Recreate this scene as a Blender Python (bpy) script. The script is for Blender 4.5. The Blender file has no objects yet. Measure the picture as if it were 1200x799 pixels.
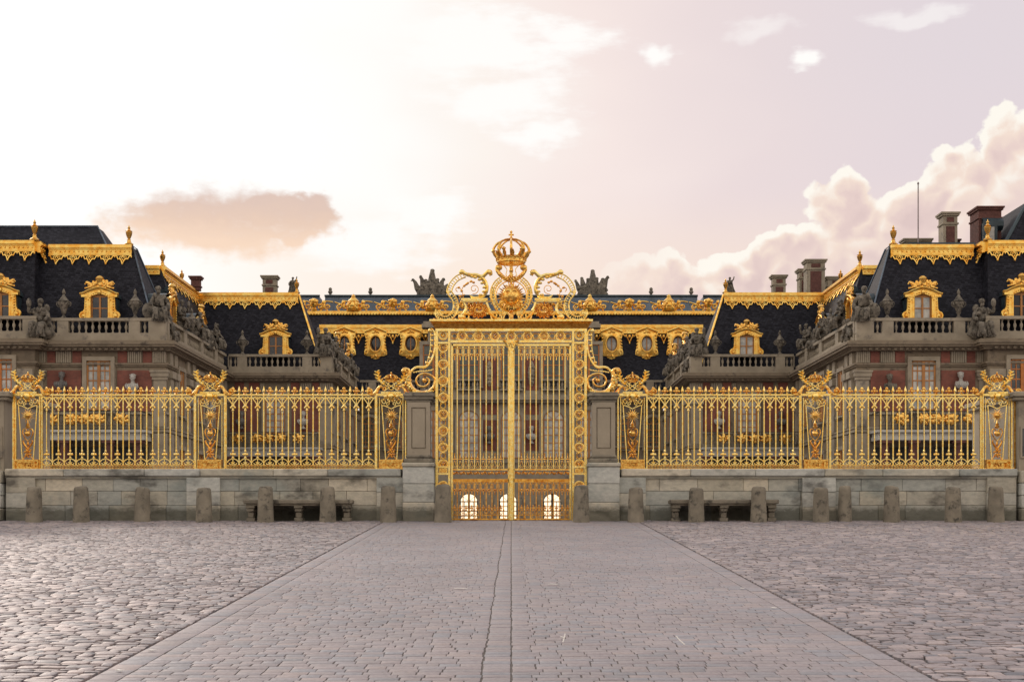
import bpy, bmesh, math, random
from mathutils import Vector, noise
R = math.radians
PI = math.pi
C = bpy.context.scene.collection
sc = bpy.context.scene
rnd = random.Random(7)

def lin(r, g, b):
    f = lambda c: (c/255)/12.92 if c/255 <= 0.04045 else (((c/255)+0.055)/1.055)**2.4
    return (f(r), f(g), f(b), 1.0)

# ---------------------------------------------------------------- objects
WL = {}
def thing(name, label, cat, loc=(0, 0, 0), rz=0, group=None):
    o = bpy.data.objects.new(name, None); C.objects.link(o)
    o.empty_display_size = 0.2
    o.location = loc; o.rotation_euler = (0, 0, rz)
    WL[o] = Vector(loc)
    return tag(o, label, cat, group)
def tag(o, label, cat, group=None):
    o['label'] = label; o['category'] = cat
    if group: o['group'] = group
    return o
def dup(o, loc=None, parent=None, rz=None, scale=None):
    c = o.copy(); C.objects.link(c)
    c.parent = parent
    if loc is not None: c.location = loc
    if rz is not None: c.rotation_euler = (0, 0, rz)
    if scale is not None: c.scale = scale
    for ch in list(o.children):
        dup(ch, parent=c)
    return c

# ---------------------------------------------------------------- mesh builder
def cr(pts, k=6, closed=False):
    n = len(pts); out = []
    pts = [tuple(p) for p in pts]
    rng = range(n if closed else n-1)
    for i in rng:
        if closed: p0, p1, p2, p3 = (pts[(i+j) % n] for j in (-1, 0, 1, 2))
        else: p0, p1, p2, p3 = pts[max(i-1, 0)], pts[i], pts[i+1], pts[min(i+2, n-1)]
        for s in range(k):
            t = s/k
            out.append(tuple(0.5*((2*b)+(-a+c)*t+(2*a-5*b+4*c-d)*t*t+(-a+3*b-3*c+d)*t**3) for a, b, c, d in zip(p0, p1, p2, p3)))
    if not closed: out.append(pts[-1])
    return out
def spiral(cx, cz, r0, r1, a0, a1, n=20, y=0):
    return [(cx+(r0+(r1-r0)*i/n)*math.cos(a0+(a1-a0)*i/n), y, cz+(r0+(r1-r0)*i/n)*math.sin(a0+(a1-a0)*i/n)) for i in range(n+1)]

class MB:
    def __init__(s): s.v = []; s.f = []
    def add(s, vs, fs):
        o = len(s.v); s.v += vs; s.f += [tuple(o+i for i in q) for q in fs]
    def box(s, x0, x1, y0, y1, z0, z1):
        if x0 > x1: x0, x1 = x1, x0
        if y0 > y1: y0, y1 = y1, y0
        if z0 > z1: z0, z1 = z1, z0
        s.add([(x0,y0,z0),(x1,y0,z0),(x1,y1,z0),(x0,y1,z0),(x0,y0,z1),(x1,y0,z1),(x1,y1,z1),(x0,y1,z1)],
              [(0,3,2,1),(4,5,6,7),(0,1,5,4),(1,2,6,5),(2,3,7,6),(3,0,4,7)])
        return s
    def bbox(s, x0, x1, y0, y1, z0, z1, b=0.015):
        "box with chamfered edges"
        if x0 > x1: x0, x1 = x1, x0
        if y0 > y1: y0, y1 = y1, y0
        bm = bmesh.new(); bmesh.ops.create_cube(bm, size=1)
        for v in bm.verts: v.co = ((x0+x1)/2+v.co.x*(x1-x0), (y0+y1)/2+v.co.y*(y1-y0), (z0+z1)/2+v.co.z*(z1-z0))
        bmesh.ops.bevel(bm, geom=bm.edges[:], offset=b, segments=1, affect='EDGES')
        bm.verts.index_update()
        s.add([tuple(v.co) for v in bm.verts], [tuple(v.index for v in f.verts) for f in bm.faces]); bm.free()
        return s
    def hexa(s, a, b):
        "frustum between two 4-point rings"
        s.add(list(a)+list(b), [(0,3,2,1),(4,5,6,7),(0,1,5,4),(1,2,6,5),(2,3,7,6),(3,0,4,7)]); return s
    def tube(s, pts, r, n=6, closed=False, flat=1.0):
        P = [Vector(p) for p in pts]; m = len(P)
        rs = r if isinstance(r, (list, tuple)) else [r]*m
        if len(rs) != m: rs = [rs[0]+(rs[-1]-rs[0])*i/(m-1) if len(rs) == 2 else rs[min(len(rs)-1, int(i/(m-1)*(len(rs)-1)+.5))] for i in range(m)]
        T = []
        for i in range(m):
            a = P[(i-1) % m] if (closed or i > 0) else P[i]
            b = P[(i+1) % m] if (closed or i < m-1) else P[i]
            d = (b-a); T.append(d.normalized() if d.length > 1e-9 else Vector((0, 0, 1)))
        ref = Vector((0, 1, 0)) if abs(T[0].y) < 0.9 else Vector((1, 0, 0))
        vs = []
        for i in range(m):
            u = (ref - T[i]*ref.dot(T[i])); u.normalize(); w = T[i].cross(u)
            ref = u
            for k in range(n):
                a = 2*PI*(k+.5)/n
                vs.append(tuple(P[i]+u*math.cos(a)*rs[i]*flat+w*math.sin(a)*rs[i]))
        fs = []
        for i in range(m if closed else m-1):
            j = (i+1) % m
            for k in range(n):
                l = (k+1) % n
                fs.append((i*n+k, i*n+l, j*n+l, j*n+k))
        if not closed:
            fs.append(tuple(reversed(range(n)))); fs.append(tuple((m-1)*n+k for k in range(n)))
        s.add(vs, fs); return s
    def ring(s, cx, cz, r, t, y=0, n=16, k=5):
        return s.tube([(cx+r*math.cos(2*PI*i/n), y, cz+r*math.sin(2*PI*i/n)) for i in range(n)], t, k, closed=True)
    def lathe(s, prof, cx=0, cy=0, cz=0, n=10, a0=0, caps=True):
        vs = []; fs = []
        for r, z in prof:
            for k in range(n):
                a = a0+2*PI*k/n; vs.append((cx+r*math.cos(a), cy+r*math.sin(a), cz+z))
        for i in range(len(prof)-1):
            for k in range(n):
                l = (k+1) % n; fs.append((i*n+k, i*n+l, (i+1)*n+l, (i+1)*n+k))
        if caps: fs.append(tuple(reversed(range(n)))); fs.append(tuple((len(prof)-1)*n+k for k in range(n)))
        s.add(vs, fs); return s
    def ball(s, cx, cy, cz, rx, ry=None, rz=None, n=8, m=5):
        ry = rx if ry is None else ry; rz = rx if rz is None else rz
        vs = [(cx, cy, cz-rz)]; fs = []
        for i in range(1, m):
            t = -PI/2+PI*i/m
            for k in range(n):
                a = 2*PI*k/n; vs.append((cx+rx*math.cos(t)*math.cos(a), cy+ry*math.cos(t)*math.sin(a), cz+rz*math.sin(t)))
        vs.append((cx, cy, cz+rz)); L = len(vs)-1
        for k in range(n):
            l = (k+1) % n
            fs.append((0, 1+l, 1+k)); fs.append((L, L-n+k, L-n+l))
            for i in range(m-2): fs.append((1+i*n+k, 1+i*n+l, 1+(i+1)*n+l, 1+(i+1)*n+k))
        s.add(vs, fs); return s
    def plate(s, poly, y0, y1):
        "polygon in xz given thickness in y"
        n = len(poly)
        s.add([(x, y0, z) for x, z in poly]+[(x, y1, z) for x, z in poly],
              [tuple(range(n)), tuple(reversed(range(n, 2*n)))]+[(i, n+i, n+(i+1) % n, (i+1) % n) for i in range(n)])
        return s
    def leafcluster(s, cx, cz, rx, rz, y=0, n=14, size=0.3, depth=0.5, seed=1):
        r_ = random.Random(seed)
        for i in range(n):
            a = 2*PI*i/n*1.618*2; q = math.sqrt((i+.5)/n)
            x = cx+rx*q*math.cos(a)*.85; z = cz+rz*q*math.sin(a)*.85
            e = size*min(rx, rz)*(1.1-.4*q)*r_.uniform(.8, 1.25)
            s.ball(x, y-depth*min(rx, rz)*(1-q*.8), z, e*r_.uniform(.7, 1.3), e, e*r_.uniform(.7, 1.3), 6, 4)
        return s
    def mirror(s):
        n = len(s.v); s.v += [(-x, y, z) for x, y, z in s.v]
        s.f += [tuple(n+i for i in reversed(q)) for q in s.f]; return s
    def xf(s, fn): s.v = [fn(*p) for p in s.v]; return s
    def merge(s, o): s.add(o.v, o.f); return s
    def build(s, name, mat, parent=None, loc=(0, 0, 0), world=False, smooth=40, fix=True):
        me = bpy.data.meshes.new(name)
        me.from_pydata(s.v, [], s.f)
        if fix:
            bm = bmesh.new(); bm.from_mesh(me); bmesh.ops.recalc_face_normals(bm, faces=bm.faces[:]); bm.to_mesh(me); bm.free()
        if smooth:
            me.polygons.foreach_set('use_smooth', [True]*len(me.polygons))
            if smooth < 180: me.set_sharp_from_angle(angle=R(smooth))
        me.materials.append(mat)
        o = bpy.data.objects.new(name, me); C.objects.link(o)
        if parent:
            o.parent = parent
        o.location = tuple(-WL[parent]) if (world and parent) else loc
        WL[o] = Vector((0, 0, 0)) if world else (WL[parent]+Vector(loc) if parent else Vector(loc))
        return o

# ---------------------------------------------------------------- materials
def nodes(name):
    m = bpy.data.materials.new(name); m.use_nodes = True
    nt = m.node_tree; b = nt.nodes['Principled BSDF']
    return m, nt, b
def N(nt, t, **kw):
    n = nt.nodes.new(t)
    for k, v in kw.items():
        if k in n.inputs: n.inputs[k].default_value = v
        else: setattr(n, k, v)
    return n
def L(nt, a, b): nt.links.new(a, b)
def ramp(nt, fac, stops, interp='LINEAR'):
    r = nt.nodes.new('ShaderNodeValToRGB'); r.color_ramp.interpolation = interp
    e = r.color_ramp.elements
    while len(e) < len(stops): e.new(0.5)
    for i, (p, c) in enumerate(stops):
        e[i].position = p; e[i].color = c if len(c) == 4 else (*c, 1)
    L(nt, fac, r.inputs[0]); return r.outputs[0]
def mix(nt, a, b, f, blend='MIX'):
    n = nt.nodes.new('ShaderNodeMix'); n.data_type = 'RGBA'; n.blend_type = blend
    for s, v in ((n.inputs[0], f), (n.inputs[6], a), (n.inputs[7], b)):
        if isinstance(v, bpy.types.NodeSocket): L(nt, v, s)
        else: s.default_value = v if not isinstance(v, tuple) or len(v) == 4 else (*v, 1)
    return n.outputs[2]
def coord(nt, sx=1, sy=1, sz=1):
    g = nt.nodes.new('ShaderNodeNewGeometry')
    mp = nt.nodes.new('ShaderNodeMapping'); mp.inputs['Scale'].default_value = (sx, sy, sz)
    L(nt, g.outputs['Position'], mp.inputs[0]); return mp.outputs[0]
def noise_(nt, vec, scale, detail=5, rough=.6):
    n = N(nt, 'ShaderNodeTexNoise', Scale=scale, Detail=detail, Roughness=rough); L(nt, vec, n.inputs['Vector']); return n.outputs[0]
def bump(nt, b, h, strength=.3, dist=.02):
    n = N(nt, 'ShaderNodeBump', Strength=strength, Distance=dist); L(nt, h, n.inputs['Height']); L(nt, n.outputs[0], b.inputs['Normal'])
def simple(name, col, rough=.6, metal=0, var=.25, vscale=3, bmp=.2, bscale=12, bdist=.02, spec=None, stretch=(1, 1, 1), dirt=None):
    m, nt, b = nodes(name)
    v = coord(nt, *stretch)
    n = noise_(nt, v, vscale)
    lo = tuple(c*(1-var) for c in col[:3]); hi = tuple(min(1, c*(1+var)) for c in col[:3])
    c = ramp(nt, n, [(.3, lo), (.7, hi)])
    if dirt:
        n2 = noise_(nt, v, dirt[1], 8, .7)
        c = mix(nt, c, (*dirt[0], 1), ramp(nt, n2, [(dirt[2], (0, 0, 0)), (dirt[2]+.12, (1, 1, 1))]))
    L(nt, c, b.inputs['Base Color'])
    b.inputs['Roughness'].default_value = rough; b.inputs['Metallic'].default_value = metal
    if spec is not None: b.inputs['Specular IOR Level'].default_value = spec
    if bmp: bump(nt, b, noise_(nt, v, bscale, 6, .65), bmp, bdist)
    return m

def gold(name, c1, c2, rough, vs=9, metal=1.0):
    m, nt, b = nodes(name)
    v = coord(nt)
    n = noise_(nt, v, vs, 4, .6)
    L(nt, ramp(nt, n, [(.35, c1), (.68, c2)]), b.inputs['Base Color'])
    b.inputs['Metallic'].default_value = metal; b.inputs['Roughness'].default_value = rough
    bump(nt, b, noise_(nt, v, vs*4, 3), .25, .01)
    return m
M = {}
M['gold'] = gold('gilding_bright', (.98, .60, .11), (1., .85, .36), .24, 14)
M['gold2'] = gold('gilding_warm', (.70, .28, .035), (1., .74, .22), .27, 20)
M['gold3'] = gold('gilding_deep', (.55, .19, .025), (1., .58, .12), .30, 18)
M['goldroof'] = gold('gilded_lead', (.88, .43, .06), (1., .74, .22), .36, 2.5, .92)
M['iron'] = simple('dark_iron', (.03, .028, .025), .5, .3)
M['lead'] = simple('weathered_lead', (.10, .13, .17), .42, .3, .3, .8, .15, 4, dirt=((.05, .06, .06), 1.2, .55))
M['copper'] = simple('green_lead', (.035, .055, .065), .4, .3, .3, 1.5)
M['stone'] = simple('facade_stone', (.25, .20, .14), .85, 0, .28, .9, .4, 5, .04, dirt=((.10, .08, .06), .9, .54))
M['stone2'] = simple('pale_stone', (.34, .29, .215), .85, 0, .2, .9, .3, 7, .03, dirt=((.16, .14, .12), 1.3, .56))
M['statue'] = simple('weathered_statue_stone', (.19, .165, .13), .9, 0, .45, 2.2, .8, 7, .09, dirt=((.04, .036, .03), 3.2, .50))
M['stone3'] = simple('washed_limestone', (.46, .45, .41), .8, 0, .15, 1.2)
M['marble'] = simple('white_marble', (.46, .44, .40), .5, 0, .15, 4)
M['marbled'] = simple('grey_marble', (.16, .15, .14), .6, 0, .3, 4)
M['wood'] = simple('ochre_painted_wood', (.46, .20, .055), .55, 0, .2, 2, .1)
M['wood2'] = simple('orange_wood', (.50, .17, .03), .5, 0, .2, 2, .1)
M['litter'] = simple('paper', (.8, .78, .74), .7, 0, .05, 10)
M['pole'] = simple('grey_metal_pole', (.25, .2, .2), .5, .3)

def glassmat(name, c1, c2, rough=.12, s=1.2):
    m, nt, b = nodes(name); v = coord(nt)
    L(nt, ramp(nt, noise_(nt, v, s, 3), [(.4, c1), (.6, c2)]), b.inputs['Base Color'])
    b.inputs['Roughness'].default_value = rough; b.inputs['Specular IOR Level'].default_value = .7
    bump(nt, b, noise_(nt, v, 3, 2), .15, .05)
    return m
M['glassdark'] = glassmat('dark_window_glass', (.012, .014, .016), (.05, .05, .045))
M['glasspale'] = glassmat('curtained_window_glass', (.34, .36, .34), (.62, .60, .53), .22)
M['glassgreen'] = glassmat('shuttered_window_glass', (.05, .065, .05), (.11, .115, .08), .25)
M['black_glass_shade'] = glassmat('black_glass_and_shade', (.004, .004, .004), (.012, .010, .009), .5)  # black for a dormer pane and for sheets that stand in for shade
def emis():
    m, nt, b = nodes('sunset_sky_glow_pane')
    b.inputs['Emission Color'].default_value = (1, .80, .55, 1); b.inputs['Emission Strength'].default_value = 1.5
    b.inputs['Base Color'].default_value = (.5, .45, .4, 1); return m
M['skyglow_glass'] = emis()  # emission stands in for sunset sky seen through the panes

def slate():
    m, nt, b = nodes('slate_roof')
    g = nt.nodes.new('ShaderNodeNewGeometry'); sp = nt.nodes.new('ShaderNodeSeparateXYZ'); L(nt, g.outputs['Position'], sp.inputs[0])
    ad = N(nt, 'ShaderNodeMath', operation='ADD'); L(nt, sp.outputs[0], ad.inputs[0]); L(nt, sp.outputs[1], ad.inputs[1])
    cb = nt.nodes.new('ShaderNodeCombineXYZ'); L(nt, ad.outputs[0], cb.inputs[0]); L(nt, sp.outputs[2], cb.inputs[1])
    br = N(nt, 'ShaderNodeTexBrick', Scale=1, **{'Mortar Size': .012, 'Brick Width': .26, 'Row Height': .15})
    br.inputs['Color1'].default_value = (.011, .011, .016, 1); br.inputs['Color2'].default_value = (.034, .035, .045, 1); br.inputs['Mortar'].default_value = (.008, .008, .01, 1)
    L(nt, cb.outputs[0], br.inputs['Vector'])
    n = noise_(nt, coord(nt), .7, 6)
    L(nt, mix(nt, br.outputs['Color'], ramp(nt, n, [(.3, (.8, .8, .84)), (.75, (1.15, 1.12, 1.12))]), 1.0, 'MULTIPLY'), b.inputs['Base Color'])
    b.inputs['Roughness'].default_value = .62; b.inputs['Specular IOR Level'].default_value = .12
    bump(nt, b, br.outputs['Fac'], -.4, .02)
    return m
M['slate'] = slate()
def brick():
    m, nt, b = nodes('red_brick')
    g = nt.nodes.new('ShaderNodeNewGeometry'); sp = nt.nodes.new('ShaderNodeSeparateXYZ'); L(nt, g.outputs['Position'], sp.inputs[0])
    ad = N(nt, 'ShaderNodeMath', operation='ADD'); L(nt, sp.outputs[0], ad.inputs[0]); L(nt, sp.outputs[1], ad.inputs[1])
    cb = nt.nodes.new('ShaderNodeCombineXYZ'); L(nt, ad.outputs[0], cb.inputs[0]); L(nt, sp.outputs[2], cb.inputs[1])
    br = N(nt, 'ShaderNodeTexBrick', Scale=1, **{'Mortar Size': .01, 'Brick Width': .22, 'Row Height': .075})
    br.inputs['Color1'].default_value = (.29, .085, .055, 1); br.inputs['Color2'].default_value = (.21, .062, .045, 1); br.inputs['Mortar'].default_value = (.2, .12, .09, 1)
    L(nt, cb.outputs[0], br.inputs['Vector'])
    n = noise_(nt, coord(nt), .9, 6)
    L(nt, mix(nt, br.outputs['Color'], ramp(nt, n, [(.35, (.7, .7, .7)), (.7, (1.25, 1.2, 1.2))]), 1.0, 'MULTIPLY'), b.inputs['Base Color'])
    b.inputs['Roughness'].default_value = .85
    return m
M['brick'] = brick()
M['chimbrick'] = simple('sooty_brick', (.13, .055, .045), .9, 0, .35, 4, .3)

def wallstone(name='wall_blocks', k=1.18):
    m, nt, b = nodes(name)
    g = nt.nodes.new('ShaderNodeNewGeometry')
    base = ramp(nt, g.outputs['Random Per Island'], [(0, (.32*k, .30*k, .25*k)), (.2, (.44*k, .41*k, .33*k)), (.4, (.34*k, .355*k, .33*k)), (.6, (.54*k, .49*k, .39*k)), (.8, (.38*k, .36*k, .30*k)), (1, (.46*k, .47*k, .44*k))])
    v = coord(nt, .7, 1, 1.25)
    n = noise_(nt, v, 1.7, 5, .6)
    c = mix(nt, base, (.050, .045, .038, 1), ramp(nt, n, [(.52, (0, 0, 0)), (.67, (.72, .72, .72))]))
    v3 = coord(nt, .8, 1, 1.2); n3 = noise_(nt, v3, 1.2, 6, .6)
    c = mix(nt, c, (.25, .29, .28, 1), ramp(nt, n3, [(.54, (0, 0, 0)), (.68, (.6, .6, .6))]))
    n4 = noise_(nt, v, 9, 8, .75)
    c = mix(nt, c, ramp(nt, n4, [(.3, (.75, .75, .75)), (.7, (1.22, 1.2, 1.17))]), 1.0, 'MULTIPLY')
    # splash dirt and moss along the foot of the wall
    gz_ = nt.nodes.new('ShaderNodeSeparateXYZ'); L(nt, g.outputs['Position'], gz_.inputs[0])
    zz = N(nt, 'ShaderNodeMath', operation='ADD'); L(nt, gz_.outputs[2], zz.inputs[0]); nm = N(nt, 'ShaderNodeMath', operation='MULTIPLY'); L(nt, n4, nm.inputs[0]); nm.inputs[1].default_value = -.45; L(nt, nm.outputs[0], zz.inputs[1])
    c = mix(nt, c, (.075, .075, .05, 1), ramp(nt, zz.outputs[0], [(0, (.75, .75, .75)), (.12, (0, 0, 0))]))
    L(nt, c, b.inputs['Base Color']); b.inputs['Roughness'].default_value = .9
    bump(nt, b, noise_(nt, coord(nt), 14, 8, .7), .6, .02)
    return m
M['wall'] = wallstone()
M['bollard'] = simple('bollard_stone', (.235, .205, .155), .9, 0, .3, 3, .7, 24, .02, dirt=((.075, .068, .055), 4.5, .53))

def cob(name, stops, rough, lo=.85, hi=1.15, vs=1.1):
    m, nt, b = nodes(name)
    g = nt.nodes.new('ShaderNodeNewGeometry')
    c = ramp(nt, g.outputs['Random Per Island'], stops)
    v = coord(nt)
    n = noise_(nt, v, vs, 4); n2 = noise_(nt, v, 30, 6, .7)
    c = mix(nt, c, ramp(nt, n, [(.35, (lo,)*3), (.68, (hi,)*3)]), 1.0, 'MULTIPLY')
    c = mix(nt, c, ramp(nt, n2, [(.3, (.75,)*3), (.7, (1.2,)*3)]), 1.0, 'MULTIPLY')
    L(nt, c, b.inputs['Base Color']); b.inputs['Roughness'].default_value = rough
    bump(nt, b, n2, .35, .008)
    return m
M['cob'] = cob('rounded_cobbles', [(0, (.27, .228, .235)), (.25, (.36, .30, .30)), (.45, (.21, .20, .22)), (.65, (.315, .27, .275)), (.85, (.45, .37, .355)), (1, (.15, .15, .17))], .5)
M['sett'] = cob('worn_setts', [(0, (.29, .258, .27)), (.35, (.335, .285, .292)), (.6, (.27, .268, .295)), (.85, (.355, .295, .29)), (1, (.25, .245, .265))], .6, .9, 1.1, .7)
def groundmat():
    m, nt, b = nodes('joint_dirt_and_distant_paving')
    v = coord(nt, 1, 1, 0)
    br = N(nt, 'ShaderNodeTexBrick', Scale=1, **{'Mortar Size': .012, 'Brick Width': .2, 'Row Height': .13})
    br.inputs['Color1'].default_value = (.29, .245, .25, 1); br.inputs['Color2'].default_value = (.23, .205, .215, 1); br.inputs['Mortar'].default_value = (.12, .105, .10, 1)
    L(nt, v, br.inputs['Vector']); L(nt, br.outputs['Color'], b.inputs['Base Color']); b.inputs['Roughness'].default_value = .8
    return m
M['ground'] = groundmat()
M['dirt'] = simple('joint_dirt', (.13, .112, .10), .95, 0, .35, 6, .3)
# ================================================================ camera, sky, light
CZ = -0.1
def gx(px): return (px-599)/50
def gz(py): return (610-py)/50
SL = 0.052
def ground_z(y): return SL*(y+0.3) if y < -0.3 else 0.0
cam = bpy.data.cameras.new('camera'); co = bpy.data.objects.new('camera', cam); C.objects.link(co)
co.location = (0, -32, CZ); co.rotation_euler = (R(90), 0, 0)
cam.lens = 48; cam.sensor_width = 36; cam.shift_y = 0.1796; cam.shift_x = 0.0008; cam.clip_end = 3000; cam.clip_start = .1
sc.camera = co
sc.render.resolution_x = 1024; sc.render.resolution_y = 681
sc.view_settings.view_transform = 'Standard'; sc.view_settings.look = 'None'; sc.view_settings.gamma = 1; sc.view_settings.exposure = 0.0
sc.view_settings.use_curve_mapping = False
try:
    sc.cycles.use_denoising = True; sc.cycles.max_bounces = 4; sc.cycles.caustics_reflective = False; sc.cycles.caustics_refractive = False; sc.cycles.use_adaptive_sampling = True; sc.cycles.adaptive_threshold = .02
except Exception: pass

def world():
    w = bpy.data.worlds.new('World'); sc.world = w; w.use_nodes = True
    nt = w.node_tree; nt.nodes.clear()
    out = nt.nodes.new('ShaderNodeOutputWorld')
    tc = nt.nodes.new('ShaderNodeTexCoord'); sp = nt.nodes.new('ShaderNodeSeparateXYZ'); L(nt, tc.outputs['Generated'], sp.inputs[0])
    def m(op, a, b=0.0, c=None):
        n = nt.nodes.new('ShaderNodeMath'); n.operation = op
        for i, v in enumerate((a, b) if c is None else (a, b, c)):
            if isinstance(v, (int, float)): n.inputs[i].default_value = v
            else: L(nt, v, n.inputs[i])
        return n.outputs[0]
    def sstep(x, a, b):
        n = nt.nodes.new('ShaderNodeMapRange'); n.interpolation_type = 'SMOOTHSTEP'
        L(nt, x, n.inputs[0]); n.inputs[1].default_value = a; n.inputs[2].default_value = b; return n.outputs[0]
    X, Y, Z = sp.outputs
    az = m('ARCTAN2', X, Y); hyp = m('SQRT', m('ADD', m('MULTIPLY', X, X), m('MULTIPLY', Y, Y))); el = m('ARCTAN2', Z, hyp)
    A = lambda px: math.atan((px-599)/1600)
    E = lambda py, px=599: math.atan((615-py)/math.hypot(1600, px-599))
    cb = nt.nodes.new('ShaderNodeCombineXYZ'); L(nt, az, cb.inputs[0]); L(nt, el, cb.inputs[1])
    def nz(sx, sy, scale, det=8, rough=.6, off=0, dist=0):
        mp = nt.nodes.new('ShaderNodeMapping'); L(nt, cb.outputs[0], mp.inputs[0]); mp.inputs['Scale'].default_value = (sx, sy, 1); mp.inputs['Location'].default_value = (off, off*.7, off)
        n = nt.nodes.new('ShaderNodeTexNoise'); n.inputs['Scale'].default_value = scale; n.inputs['Detail'].default_value = det; n.inputs['Roughness'].default_value = rough
        n.inputs['Distortion'].default_value = dist
        L(nt, mp.outputs[0], n.inputs['Vector']); return n.outputs[0]
    warp1 = nz(1, 1, 26, 3, .55, 31); warp2 = nz(1, 1, 26, 3, .55, 47)
    def blob(px, py, w, h, nse, k, soft=.35):
        wx = m('MULTIPLY', m('SUBTRACT', warp1, .5), .05); wy = m('MULTIPLY', m('SUBTRACT', warp2, .5), .03)
        dx = m('DIVIDE', m('SUBTRACT', m('ADD', az, wx), A(px)), w/1600); dy = m('DIVIDE', m('SUBTRACT', m('ADD', el, wy), E(py, px)), h/1600)
        d = m('SQRT', m('ADD', m('MULTIPLY', dx, dx), m('MULTIPLY', dy, dy)))
        d = m('ADD', d, m('MULTIPLY', m('SUBTRACT', nse, .5), k))
        return m('SUBTRACT', 1.0, sstep(d, 1-soft, 1+soft))
    white = lin(255, 255, 255)
    # veil: white towards the left (where the sun is behind thin cloud), pink-grey towards the right
    n1 = nz(1, 2.2, 3.5, 3, .55, 1.3)
    t = m('ADD', az, m('MULTIPLY', m('SUBTRACT', n1, .5), .22))
    t = m('SUBTRACT', t, m('MULTIPLY', el, .10))
    veil = ramp(nt, sstep(t, A(130), A(1150)), [(0, (1.06, 1.05, 1.03, 1)), (.16, (1.03, 1.01, .98, 1)), (.30, lin(255, 246, 239)), (.48, lin(250, 234, 229)), (.72, lin(239, 222, 221)), (1, lin(232, 217, 220))])
    # upper right cool tint
    veil = mix(nt, veil, lin(226, 218, 224), m('MULTIPLY', m('MULTIPLY', sstep(az, A(600), A(1200)), sstep(el, E(330), E(60))), .6))
    # lower band, warmer
    veil = mix(nt, veil, lin(255, 232, 212), m('MULTIPLY', m('SUBTRACT', 1.0, sstep(el, E(335), E(215))), m('MULTIPLY', sstep(az, A(120), A(420)), .55)))
    nf = nz(.55, 1.9, 30, 6, .62, 4, 0)
    # wisps: thin white streaks
    wis = m('MAXIMUM', blob(560, 52, 125, 30, nf, 3.4, .5), m('MAXIMUM', blob(590, 120, 66, 20, nf, 3.2, .6), blob(630, 160, 44, 13, nf, 3.2, .6)))
    wis = m('MAXIMUM', wis, blob(770, 66, 19, 11, nf, 3.0, .5)); wis = m('MAXIMUM', wis, blob(938, 68, 17, 9, nf, 3.2, .5))
    wis = m('MAXIMUM', wis, m('MULTIPLY', blob(890, 34, 36, 9, nf, 2.6, .6), .45))
    wis = m('MAXIMUM', wis, m('MAXIMUM', blob(500, 248, 60, 22, nf, 2.6, .4), blob(430, 282, 80, 30, nf, 2.4, .5)))
    wis = m('MAXIMUM', wis, m('MULTIPLY', blob(1075, 14, 40, 9, nf, 2.6, .5), .5))
    veil = mix(nt, veil, (1.04, 1.01, .98, 1), wis)
    # dark peach cloud on the left
    nd = nz(1, 1.8, 26, 5, .62, 9, 0)
    c1 = m('MAXIMUM', blob(245, 262, 100, 38, nd, 1.5, .38), blob(335, 257, 66, 26, nd, 1.5, .2))
    c1c = ramp(nt, sstep(m('ADD', el, m('MULTIPLY', m('SUBTRACT', nd, .5), .03)), E(300), E(228)), [(0, lin(250, 218, 192)), (.45, lin(234, 203, 182)), (1, lin(221, 194, 182))])
    c1c = mix(nt, c1c, lin(250, 226, 208), m('MULTIPLY', sstep(nd, .5, .75), .75))
    veil = mix(nt, veil, c1c, m('MULTIPLY', c1, .95))
    # cumulus bank on the right: a bumpy upper edge lit along its rim
    nr = nt.nodes.new('ShaderNodeMapRange'); L(nt, az, nr.inputs[0]); nr.inputs[1].default_value = A(640); nr.inputs[2].default_value = A(1240)
    pts = [(640, 345), (700, 322), (770, 304), (840, 300), (885, 282), (920, 255), (950, 226), (1000, 210), (1050, 214), (1085, 205), (1115, 188), (1145, 168), (1165, 140), (1185, 126), (1240, 110)]
    edge = ramp(nt, nr.outputs[0], [((px-640)/600, ((400-py)/400,)*3) for px, py in pts])
    ebw = nt.nodes.new('ShaderNodeSeparateColor'); L(nt, edge, ebw.inputs[0])
    # pixel height of el: 615 - 1600*tan(el)/cos(az)
    pyh = m('SUBTRACT', 615, m('DIVIDE', m('MULTIPLY', m('TANGENT', el), 1600), m('COSINE', az)))
    ep = m('SUBTRACT', 400, m('MULTIPLY', ebw.outputs[0], 400))
    mp = nt.nodes.new('ShaderNodeMapping'); L(nt, cb.outputs[0], mp.inputs[0])
    w3 = nz(1, 1, 60, 3, .6, 71)
    wv = nt.nodes.new('ShaderNodeCombineXYZ'); L(nt, m('MULTIPLY', warp1, .03), wv.inputs[0]); L(nt, m('ADD', m('MULTIPLY', warp2, .03), m('MULTIPLY', w3, .012)), wv.inputs[1])
    def bill(dx, dy):
        mq = nt.nodes.new('ShaderNodeMapping'); L(nt, cb.outputs[0], mq.inputs[0]); mq.inputs['Location'].default_value = (dx, dy, 0)
        tot = None
        for scl, wgt in ((25, 1.0), (58, .5)):
            vn = nt.nodes.new('ShaderNodeTexVoronoi'); vn.voronoi_dimensions = '2D'; vn.inputs['Scale'].default_value = scl
            ad = nt.nodes.new('ShaderNodeVectorMath'); ad.operation = 'ADD'; L(nt, mq.outputs[0], ad.inputs[0]); L(nt, wv.outputs[0], ad.inputs[1]); L(nt, ad.outputs[0], vn.inputs['Vector']); q_ = m('MULTIPLY', vn.outputs[0], -wgt); tot = q_ if tot is None else m('ADD', tot, q_)
        return tot
    bill0 = bill(0, 0)
    nb = nz(1, 1, 26, 6, .62, 21)
    puff = m('ADD', m('MULTIPLY', m('ADD', bill0, .6), 50), m('MULTIPLY', m('SUBTRACT', nb, .5), 60))
    depth = m('ADD', m('SUBTRACT', pyh, ep), puff)      # >0 inside the bank, in pixels
    inside = m('MULTIPLY', sstep(depth, -2, 5), sstep(az, A(650), A(840)))
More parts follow.
